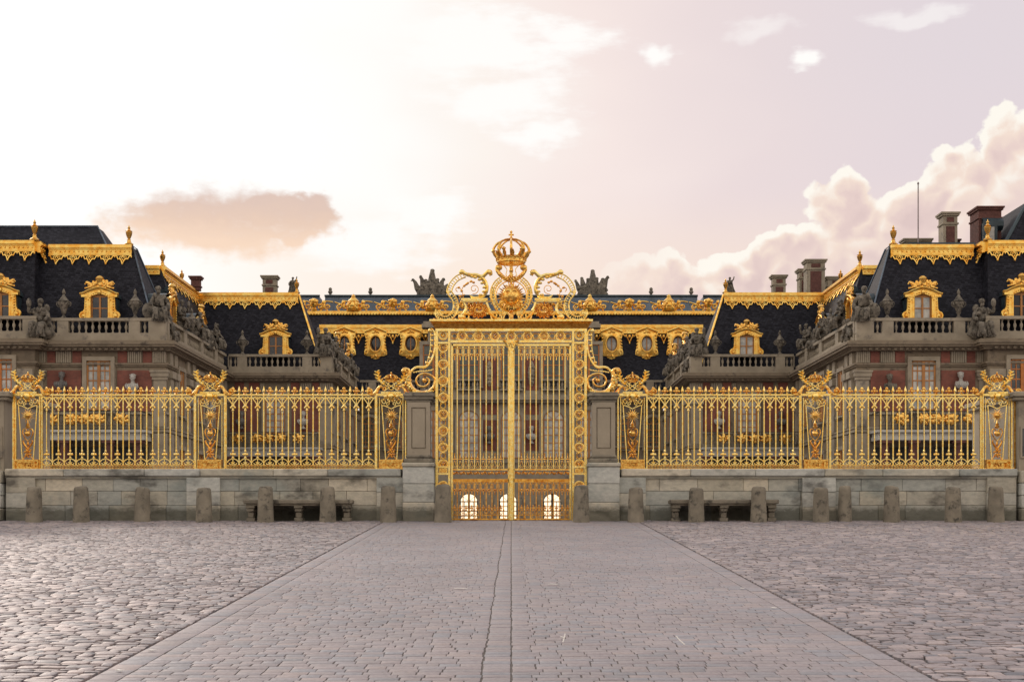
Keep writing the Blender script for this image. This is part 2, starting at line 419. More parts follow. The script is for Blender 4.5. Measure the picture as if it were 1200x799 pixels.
    relief2 = m('MULTIPLY', m('SUBTRACT', bill0, bill(-.004, .007)), 1.0)
    shade = m('ADD', m('SUBTRACT', 1.0, m('MULTIPLY', sstep(depth, 0, 40), .72)), m('MULTIPLY', relief2, 1.15))
    shade = m('ADD', shade, m('MULTIPLY', sstep(az, A(1050), A(1200)), .22))
    body = ramp(nt, shade, [(0, lin(226, 202, 198)), (.3, lin(234, 210, 204)), (.6, lin(247, 226, 212)), (.9, (1.02, .97, .88, 1))])
    body = mix(nt, body, lin(241, 220, 212), m('MULTIPLY', sstep(depth, 50, 150), .75))
    veil = mix(nt, veil, body, inside)
    # unseen sky behind viewer brightened and warmed for front light; overhead duller grey
    back = sstep(Y, .55, -.3)
    nbk = nz(1, 1, 3.2, 2, .55, 3)
    veil = mix(nt, veil, ramp(nt, nbk, [(.36, (.78, .72, .70)), (.64, (1.75, 1.52, 1.26))]), back)
    veil = mix(nt, veil, (.22, .18, .15, 1), m('MULTIPLY', back, m('SUBTRACT', 1.0, sstep(m('ADD', el, m('MULTIPLY', m('SUBTRACT', warp1, .5), .03)), .045, .06))))  # unseen dark horizon band added behind the viewer for contrast in reflections
    veil = mix(nt, veil, (.80, .77, .78, 1), sstep(el, .5, 1.1))
    below = m('SUBTRACT', 1.0, sstep(el, -.06, -.005))
    sky = nt.nodes.new('ShaderNodeTexSky'); sky.sky_type = 'NISHITA'; sky.sun_disc = False
    sky.sun_elevation = R(24); sky.sun_rotation = R(-28); sky.altitude = 100
    b1 = nt.nodes.new('ShaderNodeBackground'); L(nt, sky.outputs[0], b1.inputs[0]); b1.inputs[1].default_value = .06
    b2 = nt.nodes.new('ShaderNodeBackground'); L(nt, veil, b2.inputs[0]); b2.inputs[1].default_value = 1.0
    mx = nt.nodes.new('ShaderNodeMixShader'); mx.inputs[0].default_value = .97
    L(nt, b1.outputs[0], mx.inputs[1]); L(nt, b2.outputs[0], mx.inputs[2])
    L(nt, mx.outputs[0], out.inputs[0])
world()
def aim(o, d):
    o.rotation_euler = Vector(d).to_track_quat('Z', 'Y').to_euler()   # lamp shines along -Z, so +Z points at the sun
sl = bpy.data.lights.new('sun', 'SUN'); so = bpy.data.objects.new('sun', sl); C.objects.link(so)
sl.energy = .9; sl.angle = R(14); sl.color = (1, .84, .72)
SA, SE = R(-28), R(24)
aim(so, (math.sin(SA)*math.cos(SE), math.cos(SA)*math.cos(SE), math.sin(SE)))

# ================================================================ ground
g = MB()
g.add([(-400, -400, ground_z(-60)-.03), (400, -400, ground_z(-60)-.03), (400, -60, ground_z(-60)-.03), (-400, -60, ground_z(-60)-.03),
       (-400, -.3, -.03), (400, -.3, -.03), (400, 1400, -.03), (-400, 1400, -.03)],
      [(0, 1, 2, 3), (3, 2, 5, 4), (4, 5, 6, 7)])
o = g.build('ground', M['ground'], smooth=0); o['kind'] = 'structure'
EX = .02
def visw(y): return 0.375*(y+32)*1.12+4.0
rc = random.Random(3)
def stone(mb, x0, x1, y0, y1, h, inset, dome, jit):
    "one paving stone: skirt, rounded shoulder and slightly domed top"
    zb = ground_z((y0+y1)/2)-.025; zt = ground_z((y0+y1)/2)
    cx = (x0+x1)/2; cy = (y0+y1)/2; hx = (x1-x0)/2; hy = (y1-y0)/2
    k = .70 if inset > .1 else .93
    oct_ = [(-1, -k), (-k, -1), (k, -1), (1, -k), (1, k), (k, 1), (-k, 1), (-1, k)]
    j = [(1+rc.uniform(-jit, jit)) for _ in oct_]
    tx = rc.uniform(-1, 1)*jit*.05; ty = rc.uniform(-1, 1)*jit*.06
    vs = []
    for s, z in ((1.0, zb), (1.0, zt+h*.45), (1-inset, zt+h*.88)):
        for (a, b), q in zip(oct_, j):
            x = cx+a*hx*s*q; y = cy+b*hy*s*q
            vs.append((x, y, z+(tx*a+ty*b if z > zb else 0)+SL*(y-cy)))
    vs.append((cx, cy, zt+h*.88+dome))
    fs = []
    for r_ in (0, 1):
        for i in range(8):
            fs.append((r_*8+i, r_*8+(i+1) % 8, r_*8+8+(i+1) % 8, r_*8+8+i))
    for i in range(8): fs.append((16+i, 16+(i+1) % 8, 24))
    mb.add(vs, fs)
LE = 2.9     # half width of the smooth carriageway
cb_ = MB(); st_ = MB()
y = -24.6
while y < -.42:
    d = rc.uniform(.095, .13); w = visw(y)
    for sgn in (-1, 1):
        x = LE+.02+rc.uniform(0, .12)*0
        first = True
        while x < w:
            l = rc.uniform(.11, .22)*(0.6 if first and rc.random() < .5 else 1); first = False
            jx = rc.uniform(.004, .014); h = rc.uniform(-.009, .001)+(.006 if rc.random() < .08 else 0)
            wob = .012*math.sin(x*1.1+y*.7)+rc.uniform(-.008, .008)
            stone(cb_, sgn*(x+jx) if sgn > 0 else -(x+l-jx), sgn*(x+l-jx) if sgn > 0 else -(x+jx), y+.008+wob, y+d-.006+wob, .012+h, .20, rc.uniform(.0005, .003), .08)
            x += l
    y += d
y = -24.6
while y < -.35:
    d = rc.uniform(.11, .14)
    x = -2.69
    lines = [-.13+.006*math.sin(y*2.1)-.0035*(-y)+rc.uniform(-.006, .006), rc.uniform(-.004, .002), 2.69]
    for xe in lines:
        xs = []; 
        while x < xe-.09:
            l = rc.uniform(.14, .23)
            if xe-(x+l) < .1: l = xe-x
            x1 = x+l; gj = rc.uniform(.002, .006) if rc.random() < .8 else rc.uniform(.006, .011)
            endg = rc.uniform(.003, .011) if x1 >= xe-1e-4 and xe < 1 else gj
            stone(st_, x+gj, x1-endg*.8, y+.0025, y+d-.0025, .004+rc.uniform(-.0015, .0018), .05, .0005, .012)
            x = x1
        x = xe+.004
    y += d
# long edge slabs either side of the carriageway
for sgn in (-1, 1):
    y = -24.6
    while y < -.4:
        l = rc.uniform(.16, .30)
        a, b = (2.696, 2.895)
        stone(st_, min(sgn*a, sgn*b), max(sgn*a, sgn*b), y+.004, y+l-.004, .0045+rc.uniform(-.002, .0025), .05, .0005, .02); y += l
j = MB(); j.add([(-19, -25, ground_z(-25)-.024), (19, -25, ground_z(-25)-.024), (19, -.3, -.024), (-19, -.3, -.024),
    (-2.9, -25, ground_z(-25)-.003), (2.9, -25, ground_z(-25)-.003), (2.9, -.3, -.003), (-2.9, -.3, -.003)], [(0, 1, 2, 3), (4, 5, 6, 7)])
o = j.build('paving_bed', M['dirt'], smooth=0); o['kind'] = 'structure'
o = cb_.build('cobblestone_paving', M['cob'], smooth=50, fix=False); o['kind'] = 'structure'
o = st_.build('carriageway_setts', M['sett'], smooth=35, fix=False); o['kind'] = 'structure'

def gpt(px, py):
    "ground point under a photo pixel"
    # camera at (0,-32,CZ): z = CZ - (py-615)/1600*d ; z = SL*(y+.3), y=-32+d
    k = (615-py)/1600
    d = (SL*(-31.7)-CZ)/(k-SL)
    return ((px-599)/1600*d, -32+d)
scr = [(540, 691, .16, .03, 'flat white paper scrap lying on the middle of the carriageway', 0), (648, 686, .12, .03, 'small white scrap lying right of the centre joint beyond the straws', 1),
       (661, 754, .05, .10, 'bent white straw standing up slightly on the near setts', 2), (797, 757, .06, .09, 'slanting white straw lying on the right of the near setts', 3),
       (178, 764, .07, .03, 'white scrap at the left paving edge, farther of two', 0), (140, 788, .06, .035, 'white scrap at the left paving edge nearest the viewer', 1),
       (870, 691, .05, .03, 'tiny white scrap on the right paving edge, farther of two', 0), (907, 714, .06, .03, 'tiny white scrap on the right paving edge, nearer of two', 1)]
for px, py, a, b, lab, kd in scr:
    x, y = gpt(px, py); z = ground_z(y)+.016
    mb = MB()
    if kd >= 2:
        s_ = 1 if kd == 3 else -.3
        mb.tube([(-.03*s_, .02, .065), (0, 0, .03), (.035*s_, -.02, .0)], .0055, 6)
        if kd == 2: mb.tube([(.005, 0, .03), (-.03, .0, .045)], .005, 6)
    else:
        mb.tube([(-a/2, .01, 0), (-a/5, b/2, .006), (a/6, -b/4, .003), (a/2, b/3, .008)], [b*.25, b*.5, b*.45, b*.15], 6, flat=.9)
        mb.xf(lambda X, Y, Z: (X, Y, Z*.35+.002))
    o = mb.build('litter_scrap' if kd < 2 else 'drinking_straw', M['litter'], loc=(x, y, z)); tag(o, lab, 'litter', 'litter on the paving')

# ================================================================ base wall, benches, bollards
def blocks(mb, x0, x1, yf, depth, z0, z1, rows, seed, lw=(.5, 1.15), hole=None):
    r_ = random.Random(seed); hs = [r_.uniform(.85, 1.15) for _ in range(rows)]
    if hole: hs = [1.08, .96, .96]
    t = sum(hs); z = z0
    for i in range(rows):
        h = hs[i]/t*(z1-z0); x = x0
        while x < x1-1e-6:
            l = r_.uniform(*lw)
            if x1-(x+l) < .3: l = x1-x
            back = 0
            if hole and i == 0:
                if x < hole[0] < x+l+.25: l = hole[0]-x if x < hole[0]-1e-6 else l
                if hole[0]-1e-6 <= x < hole[1]-1e-6: back = .5; l = min(l, hole[1]-x)
            if back: mb.bbox(x-.004, x+l+.004, yf+.5+.002*rnd.random(), yf+depth+.3, z-.01, z+h+.05, .008); x += l; continue
            mb.bbox(x+.003, x+l-.003, yf+r_.uniform(-.006, .006), yf+depth, z+.003, z+h-.003, .008); x += l
        z += h
for sgn, side in ((-1, 'left'), (1, 'right')):
    m_ = sgn
    t = thing('fence_wall', 'low weathered stone wall under the gilded fence, %s' % ('left of the gate with the sooty blocks' if sgn < 0 else 'right of the gate beside the right stone pier'), 'wall', (m_*7.1, 0, 0), group='low walls beside the gate')
    mb = MB(); a, b = sorted((m_*2.55, m_*11.72))
    hx0, hx1 = sorted((m_*(599-292)/51, m_*(599-409)/51))
    blocks(mb, a, b, -.30, .6, -.02, 1.02, 3, 5+sgn, hole=(hx0, hx1))
    mb.build('wall_blocks', M['wall'], t, world=True, smooth=0)
    mb = MB()
    for px0, px1 in ((223, 262), (443, 474.5), (14, 48)):
        q = sorted((m_*(599-px0)/50, m_*(599-px1)/50))
        blocks(mb, q[0], q[1], -.40, .098, -.02, 1.0, 3, int(px0)+sgn, (.5, .8))
    mb.build('pilaster', M['wall'], t, world=True, smooth=0)
    mb = MB(); x = a
    r_ = random.Random(9+sgn)
    while x < b-1e-6:
        l = r_.uniform(1.2, 1.9)
        if b-(x+l) < .6: l = b-x
        mb.bbox(x+.003, x+l-.003, -.43, .35, 1.03, 1.20, .02); x += l
    mb.box(a, b, -.365, -.3, .985, 1.028)
    mb.build('coping', M['wall'], t, world=True, smooth=0)
    # bench
    bx0, bx1 = sorted((m_*(599-287)/51, m_*(599-414)/51)); cx = (bx0+bx1)/2
    t = thing('stone_bench', 'long stone bench on carved brackets against the %s-hand wall, behind two bollards' % side, 'bench', (cx, -.62, ground_z(-.6)), group='stone benches against the walls')
    mb = MB(); mb.bbox(bx0-cx, bx1-cx, -.22, .21, .40, .50, .02); mb.bbox(bx0-cx+.05, bx1-cx-.05, -.17, .2, .36, .405, .01)
    mb.build('seat', M['bollard'], t, smooth=0)
    for q in (.06, .5, .94):
        xx = (bx0+(bx1-bx0)*q)-cx; mb = MB()
        mb.bbox(xx-.10, xx+.10, -.12, .2, 0, .08, .01); mb.bbox(xx-.07, xx+.07, -.09, .2, .08, .22, .015); mb.bbox(xx-.085, xx+.085, -.14, .2, .22, .30, .02); mb.bbox(xx-.10, xx+.10, -.17, .2, .30, .36, .01)
        mb.build('leg', M['bollard'], t)
bl_left = [40, 95, 167, 239, 311, 384, 455, 519]; bl_right = [681, 745, 816, 889, 962, 990, 1045, 1117, 1167]
LB = {40: 'first squat stone bollard from the left, under the leftmost golden pier', 95: 'second stone bollard from the left, below the leftmost fence panel', 167: 'third stone bollard from the left, mottled brown',
      239: 'stone bollard in front of the wall pilaster on the left', 311: 'dark stone bollard in front of the left bench, left one', 384: 'dark stone bollard in front of the left bench, right one',
      455: 'pale stone bollard just left of the left stone gate pier', 519: 'tall grey stone bollard at the foot of the left gate post', 681: 'stone bollard at the foot of the right gate post',
      745: 'stone bollard just right of the right stone gate pier', 816: 'stone bollard in front of the right bench, left one', 889: 'stone bollard in front of the right bench, right one',
      962: 'left bollard of the close pair under the golden pier right of the gate', 990: 'right bollard of the close pair under the golden pier right of the gate', 1045: 'third stone bollard from the right',
      1117: 'second stone bollard from the right', 1167: 'last stone bollard on the right, under the rightmost golden pier'}
for px in bl_left+bl_right:
    yb = -1.0 if px not in (990, 167) else -.75
    s_ = 1600/(32+yb); x = (px-599)/s_; r_ = random.Random(px)
    h = {519: .86, 681: .84}.get(px, .80+r_.uniform(-.02, .03)); k = {519: 1.06, 681: 1.0, 990: .85}.get(px, 1)*1.0
    mb = MB(); ns = 20
    prof = [(.195, -.05), (.19, .02), (.182, .2), (.172, .45), (.163, h-.1), (.155, h-.045), (.13, h-.012), (.06, h), (.01, h+.003)]
    mb.lathe([(r*k, z) for r, z in prof], n=ns)
    mb.v = [(a*(1+.05*noise.noise((a*4+px, b*4, c*3))), b*(1+.05*noise.noise((a*4+px, b*4+5, c*3))), c+.02*noise.noise((a*5+px, b*5, 1)) if c > h-.1 else c) for a, b, c in mb.v]
    o = mb.build('stone_bollard', M['bollard'], loc=(x, yb, ground_z(yb)), smooth=60)
    tag(o, LB[px], 'bollard', 'stone bollards along the wall')

# ================================================================ stone gate piers and gatehouses
for m_ in (-1, 1):
    sd = 'left' if m_ < 0 else 'right'
    ox = m_*(599-492)/50
    t = thing('stone_gate_pier', 'square stone pier with sunk panel standing just %s of the golden gate' % sd, 'pier', (ox, 0, 0), group='stone piers beside the gate')
    mb = MB(); mb.bbox(-.36, .36, -.55, .3, -.02, .42, .015); mb.bbox(-.355, .355, -.545, .3, .425, .85, .015); mb.bbox(-.36, .36, -.55, .3, .855, 1.24, .015); mb.bbox(-.38, .38, -.58, .32, 1.245, 1.34, .02)
    mb.build('plinth', M['wall'], t, smooth=0)
    mb = MB(); mb.bbox(-.33, .33, -.52, .28, 1.342, 1.44, .02); mb.bbox(-.30, .30, -.48, .26, 1.44, 1.52, .03)
    mb.build('base_moulding', M['bollard'], t, smooth=0)
    mb = MB(); mb.box(-.25, .25, -.40, .22, 1.5, 2.74)
    for q in ((-.265, -.17, 1.52, 2.74), (.17, .265, 1.52, 2.74), (-.17, .17, 1.52, 1.66), (-.17, .17, 2.62, 2.74)):
        mb.box(q[0], q[1], -.44, -.40, q[2], q[3])
    mb.box(-.145, .145, -.425, -.40, 1.69, 2.59)
    mb.build('panelled_shaft', M['stone2'], t, smooth=0)
    mb = MB()
    for z0, z1, e in ((2.74, 2.80, .29), (2.80, 2.87, .33), (2.87, 2.93, .36), (2.93, 2.97, .33)): mb.bbox(-e, e, -e-.14, e-.05, z0, z1, .012)
    mb.build('capital', M['bollard'], t, smooth=0)
    # gatehouse at the frame edge
    ox = m_*13.2
    t = thing('stone_gatehouse', 'pale stone guard lodge at the %s end of the fence' % sd, 'gatehouse', (ox, 0, 0), group='guard lodges at the fence ends')
    mb = MB(); inn = m_*11.76; a, b = sorted((inn-ox, m_*16-ox))
    r_ = random.Random(4)
    z = 0
    while z < 1.16:
        mb.bbox(a-.0, b, -.55, 3.0, z+.004, z+.285, .015); z += .29
    mb.build('base_blocks', M['wall'], t, smooth=0)
    mb = MB(); mb.box(a+.06 if m_ > 0 else a, b-.06 if m_ < 0 else b, -.2, 3.0, 1.16, 2.8)
    mb.build('wall', M['stone2'], t, smooth=0)
    mb = MB(); mb.bbox(a-.05, b+.05, -.3, 3.1, 2.8, 2.88, .02); mb.bbox(a-.1, b+.1, -.36, 3.15, 2.88, 3.0, .02)
    mb.build('cornice', M['stone2'], t, smooth=0)
    for k in (0,):
        xw = m_*(.24)+inn-ox
        w = MB(); w.box(xw-.11, xw+.11, -.215, -.2, 1.5, 2.15); w.build('window', M['glassdark'], t, smooth=0)
        w = MB(); w.box(xw-.15, xw-.11, -.24, -.2, 1.46, 2.19); w.box(xw+.11, xw+.15, -.24, -.2, 1.46, 2.19); w.box(xw-.11, xw+.11, -.24, -.2, 2.15, 2.19); w.box(xw-.11, xw+.11, -.24, -.2, 1.46, 1.5)
        w.build('window_surround', M['stone2'], t, smooth=0)

# ================================================================ gilded fence
G, G2, G3 = M['gold'], M['gold2'], M['gold3']
Z0 = 1.2
def leafspear(mb, x, z, s=1.0):
    mb.lathe([(.012*s, 0), (.024*s, .005), (.014*s, .02), (.028*s, .045*s), (.036*s, .07*s), (.022*s, .12*s), (.002, .19*s)], x, 0, z, 6)
def fleur(mb, x, z, s=1.0):
    mb.lathe([(.03*s, 0), (.046*s, .01), (.02*s, .028)], x, 0, z, 6)
    mb.ball(x, 0, z+.125*s, .036*s, .026, .046*s, 8, 5)
    for q in (-1, 1):
        mb.ball(x+q*.052*s, 0, z+.07*s, .034*s, .026, .027*s, 8, 5)
    mb.ball(x, -.008, z+.065*s, .03*s, .034, .04*s, 8, 5)
def capdec(mb, x, ztop, zk, w, k=1.0):
    "Y of two flared scrolls meeting on the thin bar, with a little collar"
    for q in (-1, 1):
        mb.tube(cr([(x+q*w, 0, ztop-.045), (x+q*(w-.02*k), 0, ztop-.085), (x+q*.04, 0, ztop-.165), (x+q*.014, 0, ztop-.215)], 4), .0095*k, 4)
        mb.tube(spiral(x+q*(w-.052*k), ztop-.043*k, .030*k, .010, PI/2-q*PI*.5, PI/2+q*PI*1.1, 9), .008*k, 4)
        mb.ball(x+q*.028*k, 0, zk-.02, .017*k, .015*k, .017*k, 6, 4)
    mb.ball(x, 0, zk+.01, .030*k, .026*k, .022*k, 6, 4); mb.ball(x, 0, zk-.05*k, .018*k, .018*k, .022*k, 6, 4)
def footdec(mb, x, zb, zk, w, k=1.0):
    for q in (-1, 1):
        mb.tube(cr([(x+q*w, 0, zb+.05*k), (x+q*(w-.025*k), 0, zb+.085*k), (x+q*.012, 0, zb+.17)], 4), .009*k, 4)
        mb.tube(spiral(x+q*(w-.055*k), zb+.045*k, .030*k, .010, -PI/2+q*PI*.5, -PI/2-q*PI*1.1, 9), .008*k, 4)
        mb.ball(x+q*.028*k, 0, zk, .017*k, .014*k, .018*k, 6, 4)
    mb.ball(x, 0, zk, .026*k, .024*k, .024*k, 6, 4); mb.ball(x, 0, zk+.045*k, .016*k, .016*k, .03*k, 6, 4); mb.ball(x, 0, zk-.05*k, .02*k, .018*k, .016*k, 6, 4)

def make_spear():
    mb = MB(); mb.box(-.0145, .0145, -.0145, .0145, .10, 1.73)
    mb.lathe([(.02, 0), (.024, .02), (.015, .04)], 0, 0, .1, 6)
    o = mb.build('spear_picket', G, None, smooth=30); 
    h = MB(); leafspear(h, 0, 1.765); hd = h.build('spearhead', G, o)
    return o
def make_fleur():
    mb = MB(); mb.box(-.011, .011, -.011, .011, .10, 1.70)
    capdec(mb, 0, 1.73, 1.47, .132, 1.6); footdec(mb, 0, .085, .355, .132, 1.6)
    o = mb.build('fleur_picket', G, None)
    h = MB(); fleur(h, 0, 1.765); h.build('fleur_finial', G2, o)
    return o
spear0 = make_spear(); fleur0 = make_fleur(); used_s = used_f = False
def panel(px0, px1, lab, first=[True]):
    x0, x1 = gx(px0), gx(px1); cx = (x0+x1)/2; w = x1-x0
    t = thing('fence_panel', lab, 'fence', (cx, 0, Z0), group='gilded fence panels')
    mb = MB(); mb.box(-w/2, w/2, -.022, .022, 1.73, 1.765); mb.box(-w/2, w/2, -.014, .014, 1.675, 1.69)
    mb.build('top_rail', G, t, smooth=0)
    for a_ in (-w/2, w/2-.035):
        mb = MB(); mb.box(a_, a_+.035, -.025, .025, .0, 1.728); mb.build('end_bar', G, t, smooth=0)
    mb = MB(); mb.box(-w/2, w/2, -.03, .03, 0.005, .028); mb.box(-w/2, w/2, -.02, .02, .085, .105)
    k = int(w/.14)
    for i in range(k*2): mb.ring(-w/2+.07+i*(w-.14)/(k*2-1), .056, .022, .007, n=8, k=4)
    mb.build('bottom_rail', G2, t)
    n = int(round((w-.07)/.28)); p = (w-.07)/n
    for i in range(n):
        xf = -w/2+.035+p*(i+.5)
        f_ = fleur0 if first[0] else dup(fleur0)
        f_.parent = t; f_.location = (xf, 0, 0)
        if i < n-1:
            s_ = spear0 if first[0] else dup(spear0)
            s_.parent = t; s_.location = (xf+p/2, 0, 0)
        first[0] = False
panel(46, 229, 'gilded spiked fence panel at the far left, between the first two golden piers')
panel(264, 441, 'gilded spiked fence panel between the second golden pier and the gate on the left')
panel(757, 938, 'gilded spiked fence panel right of the gate, before the second golden pier')
panel(972, 1150, 'gilded spiked fence panel at the far right, between the last two golden piers')

def make_pier():
    t = thing('gilded_fence_pier', '', 'fence pier', (0, 0, Z0))
    p = 1/50
    def X(v): return v*p
    def Z(y): return (551-y)*p-.02
    mb = MB()
    for q in (-1, 1):
        mb.box(X(16.2)*q, X(17.6)*q, -.03, .03, 0, Z(463)); mb.box(X(13.4)*q, X(14.2)*q, -.02, .02, Z(539), Z(466))
    mb.box(-X(17.6), X(17.6), -.05, .05, Z(464), Z(461.5)); mb.box(-X(17.6), X(17.6), -.05, .05, 0, .03)
    mb.build('frame', G, t, smooth=0)
    mb = MB(); mb.box(-X(14), X(14), -.13, .10, Z(540.5), Z(538.5)); mb.box(-X(14), X(14), -.13, .10, .0, Z(548.7))
    for q in (-1, 1):
        mb.box(X(14)*q, X(13)*q, -.12, .09, .02, Z(540)); mb.box(X(10)*q, X(9)*q, -.12, .09, .02, Z(540)); mb.ring(X(11.5)*q, Z(544.6), .012, .007, -.11, 8, 4)
    mb.box(-X(9), X(9), -.12, -.1, Z(542), Z(540.5)); mb.box(-X(9), X(9), -.12, -.1, Z(549), Z(547.5)); mb.box(-X(13), X(13), -.06, .08, .02, Z(540.6))
    mb.leafcluster(0, Z(544.7), .15, .05, -.07, 12, .4, .4)
    mb.build('base_box', G2, t)
    mb = MB()
    for q in (-1, 1):
        mb.tube([(X(10.8)*q, 0, Z(477)), (X(6.5)*q, 0, Z(538))], .016, 4)
        mb.tube(cr([(X(10.8)*q, 0, Z(478)), (X(10.2)*q, 0, Z(475)), (X(5)*q, 0, Z(476.5)), (0, 0, Z(479))], 4), .014, 4)
        mb.tube(spiral(X(8)*q, Z(470.5), X(3.2), .02, PI/2, PI/2-q*PI*2.2, 14), .013, 4)
        mb.tube(spiral(X(3.4)*q, Z(473), X(2.4), .015, -PI/2, -PI/2+q*PI*2.2, 12), .011, 4)
    mb.build('tapered_lyre', G, t)
    mb = MB(); zc = Z(487)
    mb.ball(0, -.03, zc, X(2.9), .06, X(3.1), 12, 8)
    for i in range(16):
        a = 2*PI*i/16; l = X(8.6 if i % 2 else 6.8)
        mb.tube([(X(2.8)*math.cos(a), 0, zc+X(2.8)*math.sin(a)), (l*math.cos(a), 0, zc+l*math.sin(a))], [.018, .004], 4)
    mb.ball(0, -.09, zc, .012, .02, .022, 6, 4)
    for q in (-1, 1): mb.ball(.026*q, -.08, zc+.022, .012, .012, .008, 6, 4)
    mb.build('sun_face', G2, t)
    mb = MB()
    mb.lathe([(.02, 0), (.05, .02), (.06, .05), (.03, .08), (.05, .1), (.02, .13), (.012, .2)], 0, 0, Z(502), 10)
    for q in (-1, 1):
        mb.tube(cr([(0, 0, Z(517)), (X(3.5)*q, 0, Z(513)), (X(6)*q, 0, Z(507.5)), (X(5.2)*q, 0, Z(503)), (X(2.4)*q, 0, Z(503)), (X(1.5)*q, 0, Z(506))], 5), .014, 5)
    mb.ball(0, -.02, Z(508), X(3.6), .07, X(3.4), 10, 7)
    mb.build('heart_urn', G2, t)
    mb = MB(); mb.leafcluster(0, Z(530), X(5.2), X(7), 0, 22, .26, .35, 4)
    for q in (-1, 1):
        mb.tube(cr([(0, 0, Z(526)), (X(4)*q, 0, Z(521)), (X(5.5)*q, 0, Z(517)), (X(3.6)*q, 0, Z(515.5))], 4), [.02, .026, .02, .008], 5)
    mb.ball(0, 0, Z(520), .03, .03, .06, 8, 5)
    for q in (-1, 1): mb.tube(cr([(X(6)*q, 0, Z(538)), (X(3)*q, 0, Z(534)), (0, 0, Z(528))], 4), .014, 4)
    mb.build('acanthus_stem', G3, t)
    mb = MB(); mb.box(-X(11.5), X(11.5), -.08, .08, Z(461.3), Z(459.3)); mb.box(-X(9.6), X(9.6), -.06, .06, Z(463), Z(461.3))
    mb.ball(0, -.06, Z(464.5), X(4.2), .08, X(5), 10, 7)
    mb.leafcluster(0, Z(466), X(7.5), X(6), 0, 18, .28, .45, 8)
    for q in (-1, 1):
        mb.ball(X(6.5)*q, -.03, Z(464.5), .05, .05, .06, 7, 5); mb.tube(cr([(X(7)*q, 0, Z(470)), (X(11)*q, 0, Z(468.5)), (X(12)*q, 0, Z(473)), (X(10.5)*q, 0, Z(476))], 4), [.02, .018, .012, .01], 5)
    mb.build('mask_capital', G, t)
    for q in (-1, 1):
        mb = MB()
        mb.tube(cr([(X(9)*q, 0, Z(456)), (X(12)*q, 0, Z(452.5)), (X(15)*q, 0, Z(455)), (X(18)*q, 0, Z(460)), (X(22)*q, 0, Z(462)), (X(26)*q, 0, Z(461.5))], 5), [.02, .03, .035, .045, .035, .02], 6)
        mb.tube(spiral(X(24.6)*q, Z(458.4), X(3.8), .02, -PI/2, -PI/2+q*PI*2.5, 14), .018, 5)
        mb.ball(X(24.6)*q, -.02, Z(458.4), .035, .03, .035, 7, 5)
        mb.tube(spiral(X(8)*q, Z(455), X(2.6), .015, PI, PI-q*PI*2, 10), .014, 5)
        mb.build('side_scroll', G2, t)
    mb = MB()
    for q in (-1, 1):
        mb.tube([(X(9.5)*q, -.01*q, Z(446)), (X(-8)*q, -.01*q, Z(458))], .013, 4)
        path = cr([(X(5)*q, 0, Z(453.5)), (X(9)*q, 0, Z(449.5)), (X(13)*q, 0, Z(446)), (X(15)*q, 0, Z(441)), (X(15.5)*q, 0, Z(436.5))], 4)
        mb.tube(path, [.022, .024, .020, .016, .008], 5)
        for i, pt in enumerate(path[3::3]):
            for sgn in (-1, 1):
                e = .115 if i < 4 else .09
                mb.tube([pt, (pt[0]+q*e*(.55 if sgn > 0 else -.05), -.02, pt[2]+e*(.55 if sgn < 0 else .25)), (pt[0]+q*e*(.95 if sgn > 0 else -.35), -.01, pt[2]+e*(.85 if sgn < 0 else .5))], [.016, .026, .005], 5)
    mb.tube(cr([(-X(4), 0, Z(450)), (0, 0, Z(447.5)), (X(4), 0, Z(450)), (X(2), 0, Z(456)), (-X(2), 0, Z(456))], 3, True), .012, 4, closed=True)
    mb.build('crossed_palms', G, t)
    mb = MB(); crown(mb, 0, 0, Z(447.3), X(5.4), X(7.3), Z(437.6)-Z(447.3)); mb.build('crown', G2, t)
    return t
def crown(mb, x, y, z, rb, rt, h, n=12, tk=.014):
    "royal crown: band, fleurons, arches rising to an orb with a cross"
    mb.lathe([(rb*.9, 0), (rb*.96, 0), (rb*1.02, h*.03), (rb, h*.12), (rb*1.05, h*.20), (rb*.98, h*.22), (rb*.9, h*.2), (rb*.9, 0)], x, y, z, 18, caps=False)
    for i in range(n):
        a = 2*PI*i/n+.1; c, s = math.cos(a), math.sin(a); big = i % 2 == 0
        l = h*(.42 if big else .32)
        mb.tube([(x+rb*c, y+rb*s, z+h*.18), (x+(rb+rt)/2*c, y+(rb+rt)/2*s, z+h*.3), (x+rt*1.02*c, y+rt*1.02*s, z+l+h*.06)], [tk*1.2, tk*1.9, tk*.5], 5)
        if big: mb.ball(x+rt*.98*c, y+rt*.98*s, z+l, tk*2.2, tk*2.2, tk*1.6, 6, 4)
    for i in range(8):
        a = 2*PI*i/8; c, s = math.cos(a), math.sin(a)
        P_ = cr([(rb*.95, .2), (rt*.98, .42), (rt*.80, .66), (rt*.4, .80), (0.02*rt, .84)], 4)
        mb.tube([(x+r*c, y+r*s, z+q*h) for r, q in P_], [tk*1.2, tk*1.4, tk*1.2, tk*.9, tk], 5)
    for rr, zz in ((1.02, .1),):
        for i in range(14):
            a = 2*PI*i/14; mb.ball(x+rb*rr*math.cos(a), y+rb*rr*math.sin(a), z+h*zz, tk, tk, tk, 5, 4)
    mb.ball(x, y, z+h*.87, tk*2, tk*2, h*.05, 8, 5)
    mb.tube([(x, y, z+h*.86), (x, y, z+h*1.08)], tk*.9, 5); mb.ball(x, y, z+h*1.09, tk*1.3, tk*1.3, tk*1.6, 6, 4)
    mb.tube([(x-h*.09, y, z+h*.99), (x+h*.09, y, z+h*.99)], tk*.9, 5)
pier0 = make_pier()
